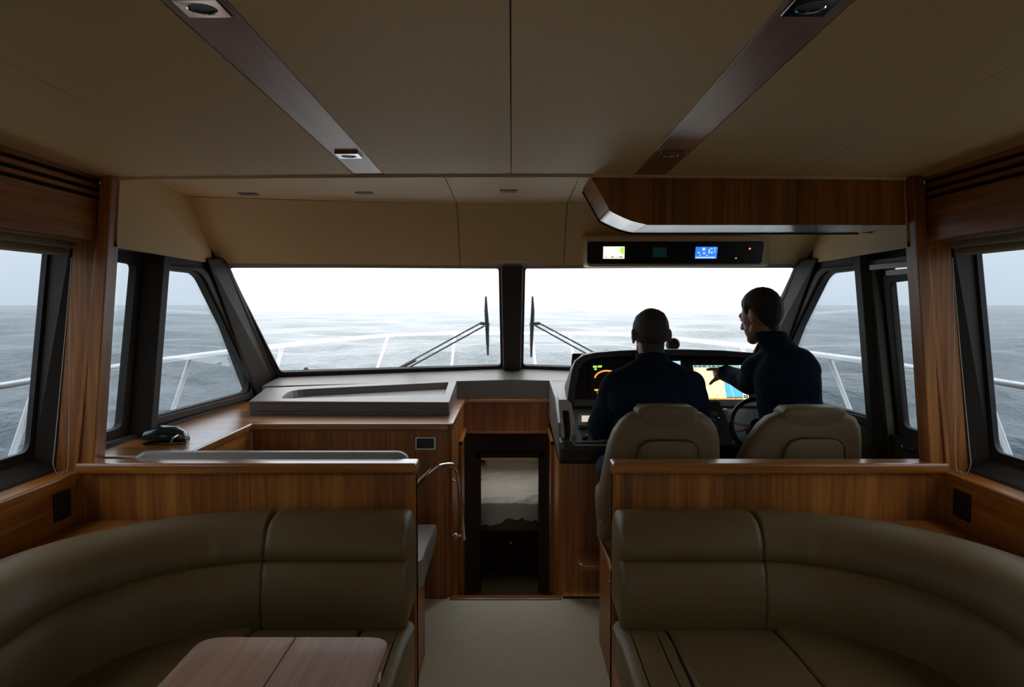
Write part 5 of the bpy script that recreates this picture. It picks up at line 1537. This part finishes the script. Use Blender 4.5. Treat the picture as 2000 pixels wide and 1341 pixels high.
vols += hand(wrR, (0.25, 1, 0.05), (-0.2, 0.1, -1), (-1, 0, 0), (0.5, 0.5, 0.55, 0.6))
for an in (ankL, ankR):
    vols += [limb(an, an + V((0, 0.02, -0.05)), 0.035, 0.03)]
bd = fuse('body', vols, 0.005, 'skin', P1, 3)
eyes(HM, P1)
hair_cap(HM, 'hair_grey', P1, bd, bald=0.052, thick=0.006)
jv = [limb(pel + V((0, 0.0, -0.03)), chest, 0.165, 0.175, ((0, 1, 0), 0.72)), limb(chest, neck + V((0, -0.01, -0.03)), 0.175, 0.085, ((0, 1, 0), 0.72)),
      limb(shL, shR, 0.075, 0.075), limb(shL + V((0.01, 0, 0.008)), neck + V((0, 0, -0.012)), 0.070, 0.058), limb(shR + V((-0.01, 0, 0.008)), neck + V((0, 0, -0.012)), 0.070, 0.058),
      limb(V((0.56, 3.60, 1.12)), V((0.78, 3.60, 1.12)), 0.115, 0.115), limb(V((0.57, 3.575, 0.95)), V((0.77, 3.575, 0.95)), 0.105, 0.105),
      limb(shL, elL, 0.076, 0.066), limb(elL, wrL, 0.066, 0.042), limb(shR, elR, 0.076, 0.066), limb(elR, wrR, 0.066, 0.042)]
fuse('jacket', jv, 0.009, 'fleece', P1, 6, folds(0.007, 6.5, 1.0))
collar(neck + V((0, 0.002, 0.0)), None, 0.070, 0.070, 0.036, 0.01, 'fleece', P1, tilt=V((0, 0.25, 0)))
tv = [limb(pel + V((0, -0.02, -0.02)), pel + V((0, 0.05, -0.03)), 0.13, 0.13, ((0, 0, 1), 0.8)), limb(hipL, hipR, 0.11, 0.11)]
for hp_, kn, an in ((hipL, kneeL, ankL), (hipR, kneeR, ankR)):
    tv += [limb(hp_, kn, 0.095, 0.072), limb(kn, an, 0.07, 0.055)]
tv += [limb(V((0.47, 3.50, 0.775)), V((0.47, 3.70, 0.755)), 0.075, 0.07)]
fuse('trousers', tv, 0.010, 'denim', P1, 5, folds(0.005, 8, 4.0))
for an in (ankL, ankR):
    fuse('shoe', [limb(an + V((0, -0.02, -0.055)), an + V((0, 0.13, -0.058)), 0.038, 0.034), limb(an, an + V((0, -0.01, -0.05)), 0.045, 0.04), ball(an + V((0, 0.05, -0.075)), (0.042, 0.11, 0.016))], 0.008, 'shoe', P1, 3)

# ---- standing man, leaning in and pointing at the chart
P2 = thing('person', 'standing man in navy fleece leaning over to point at chart display', 'person', (1.40, 3.8, 0), group='two men at the helm')
pel = V((1.395, 3.80, 0.90)); waist = V((1.385, 3.80, 1.02)); chest = V((1.375, 3.83, 1.17)); neck = V((1.335, 3.865, 1.335))
hc = V((1.262, 3.905, 1.498))
yaw = math.radians(36)
HM = head_matrix(hc, yaw, math.radians(-16), math.radians(4), 1.06)
shL = V((1.255, 3.925, 1.215)); shR = V((1.445, 3.80, 1.225))
elL = V((1.270, 4.10, 1.135)); wrL = at(1413, 729, 4.335)
elR = V((1.455, 3.86, 0.96)); wrR = V((1.39, 4.02, 0.90))
hipL, hipR = V((1.31, 3.80, 0.86)), V((1.48, 3.80, 0.86))
kneeL, kneeR = V((1.30, 3.845, 0.47)), V((1.50, 3.84, 0.47))
ankL, ankR = V((1.29, 3.82, 0.09)), V((1.51, 3.81, 0.09))
fd = V((-math.sin(yaw), math.cos(yaw), 0))
vols = head_volumes(HM)
vols += [limb(neck + V((0, 0, -0.03)), hc + V((0.025, -0.015, -0.06)), 0.060, 0.055), limb(pel, waist, 0.12, 0.12), limb(waist, chest, 0.12, 0.125), limb(chest, neck, 0.12, 0.07), limb(shL, shR, 0.05, 0.05)]
for a, b, c, hp_, kn, an in ((shL, elL, wrL, hipL, kneeL, ankL), (shR, elR, wrR, hipR, kneeR, ankR)):
    vols += [limb(a, b, 0.044, 0.036), limb(b, c, 0.036, 0.024), limb(hp_, kn, 0.08, 0.054), limb(kn, an, 0.052, 0.036), limb(an, an + V((0, 0.03, -0.04)), 0.036, 0.03)]
# pointing hand: index straight to the chart, thumb dropped, the others curled
wd = (at(1390, 724, 4.36) - wrL).normalized()
W = wrL
tip = at(1381.5, 721.5, 4.385)
k1 = at(1398, 721, 4.355)
vols += [limb(W, at(1407, 728, 4.345), 0.026, 0.028), limb(at(1408, 722, 4.345), at(1400, 724, 4.352), 0.020, 0.016), limb(at(1408, 734, 4.348), at(1400, 733, 4.358), 0.019, 0.015),
         limb(k1, at(1390, 720.5, 4.372), 0.012, 0.0105), limb(at(1390, 720.5, 4.372), tip, 0.0105, 0.0085),
         limb(at(1408, 735, 4.34), at(1396, 741, 4.348), 0.015, 0.012), limb(at(1396, 741, 4.348), at(1390, 746, 4.356), 0.011, 0.0095), limb(at(1390, 746, 4.356), at(1387, 749.5, 4.362), 0.0095, 0.008)]
for i, (x, y) in enumerate(((1399, 726), (1400, 731), (1401.5, 736))):
    b0 = at(x, y, 4.362); b1 = at(x - 4, y + 1, 4.382); b2 = at(x + 2, y + 2, 4.392); b3 = at(x + 6, y + 2, 4.380)
    vols += [limb(b0, b1, 0.0105, 0.010), limb(b1, b2, 0.010, 0.009), limb(b2, b3, 0.009, 0.008)]
vols += hand(wrR, (-0.1, 1, -0.1), (0.1, 0.1, -1), (-1, 0, 0), (0.5, 0.5, 0.55, 0.6))
bd = fuse('body', vols, 0.005, 'skin', P2, 3)
eyes(HM, P2)
hair_cap(HM, 'hair_brown', P2, bd, thick=0.011)
rt = V((math.cos(yaw), math.sin(yaw), 0))
jv = [limb(pel + V((0, 0, -0.02)), waist, 0.158, 0.158, ((0, 1, 0), 0.8)), limb(waist, chest, 0.158, 0.165, ((0, 1, 0), 0.85)), limb(chest, neck + V((0.01, -0.01, -0.04)), 0.165, 0.085),
      limb(shL, shR, 0.080, 0.085), limb(shL, neck + V((0, 0, -0.03)), 0.066, 0.066), limb(shR, neck + V((0.025, -0.015, -0.02)), 0.085, 0.070), ball((1.405, 3.80, 1.245), (0.11, 0.09, 0.10)),
      limb(V((1.405, 3.79, 1.02)), V((1.41, 3.79, 1.18)), 0.118, 0.115),
      limb(shL, elL, 0.078, 0.066), limb(elL, wrL + V((0.012, 0, 0.0)), 0.066, 0.048), limb(shR, elR, 0.078, 0.066), limb(elR, wrR, 0.062, 0.042)]
fuse('jacket', jv, 0.009, 'fleece_two', P2, 6, folds(0.007, 6.0, 3.0))
collar(neck + V((0.004, -0.006, -0.005)), None, 0.072, 0.074, 0.075, 0.01, 'fleece_two', P2, tilt=V((-0.45, 0.2, 0)))
tv = [limb(hipL, hipR, 0.115, 0.115), limb(pel, pel + V((0, 0, -0.05)), 0.14, 0.13)]
for hp_, kn, an in ((hipL, kneeL, ankL), (hipR, kneeR, ankR)):
    tv += [limb(hp_, kn, 0.098, 0.074), limb(kn, an, 0.072, 0.06)]
fuse('trousers', tv, 0.010, 'denim', P2, 5, folds(0.005, 8, 2.0))
for an in (ankL, ankR):
    fuse('shoe', [limb(an + V((0, -0.03, -0.048)), an + V((0, 0.14, -0.052)), 0.04, 0.036), limb(an, an + V((0, -0.01, -0.04)), 0.05, 0.045), ball(an + V((0, 0.05, -0.074)), (0.045, 0.125, 0.016))], 0.008, 'shoe', P2, 3)
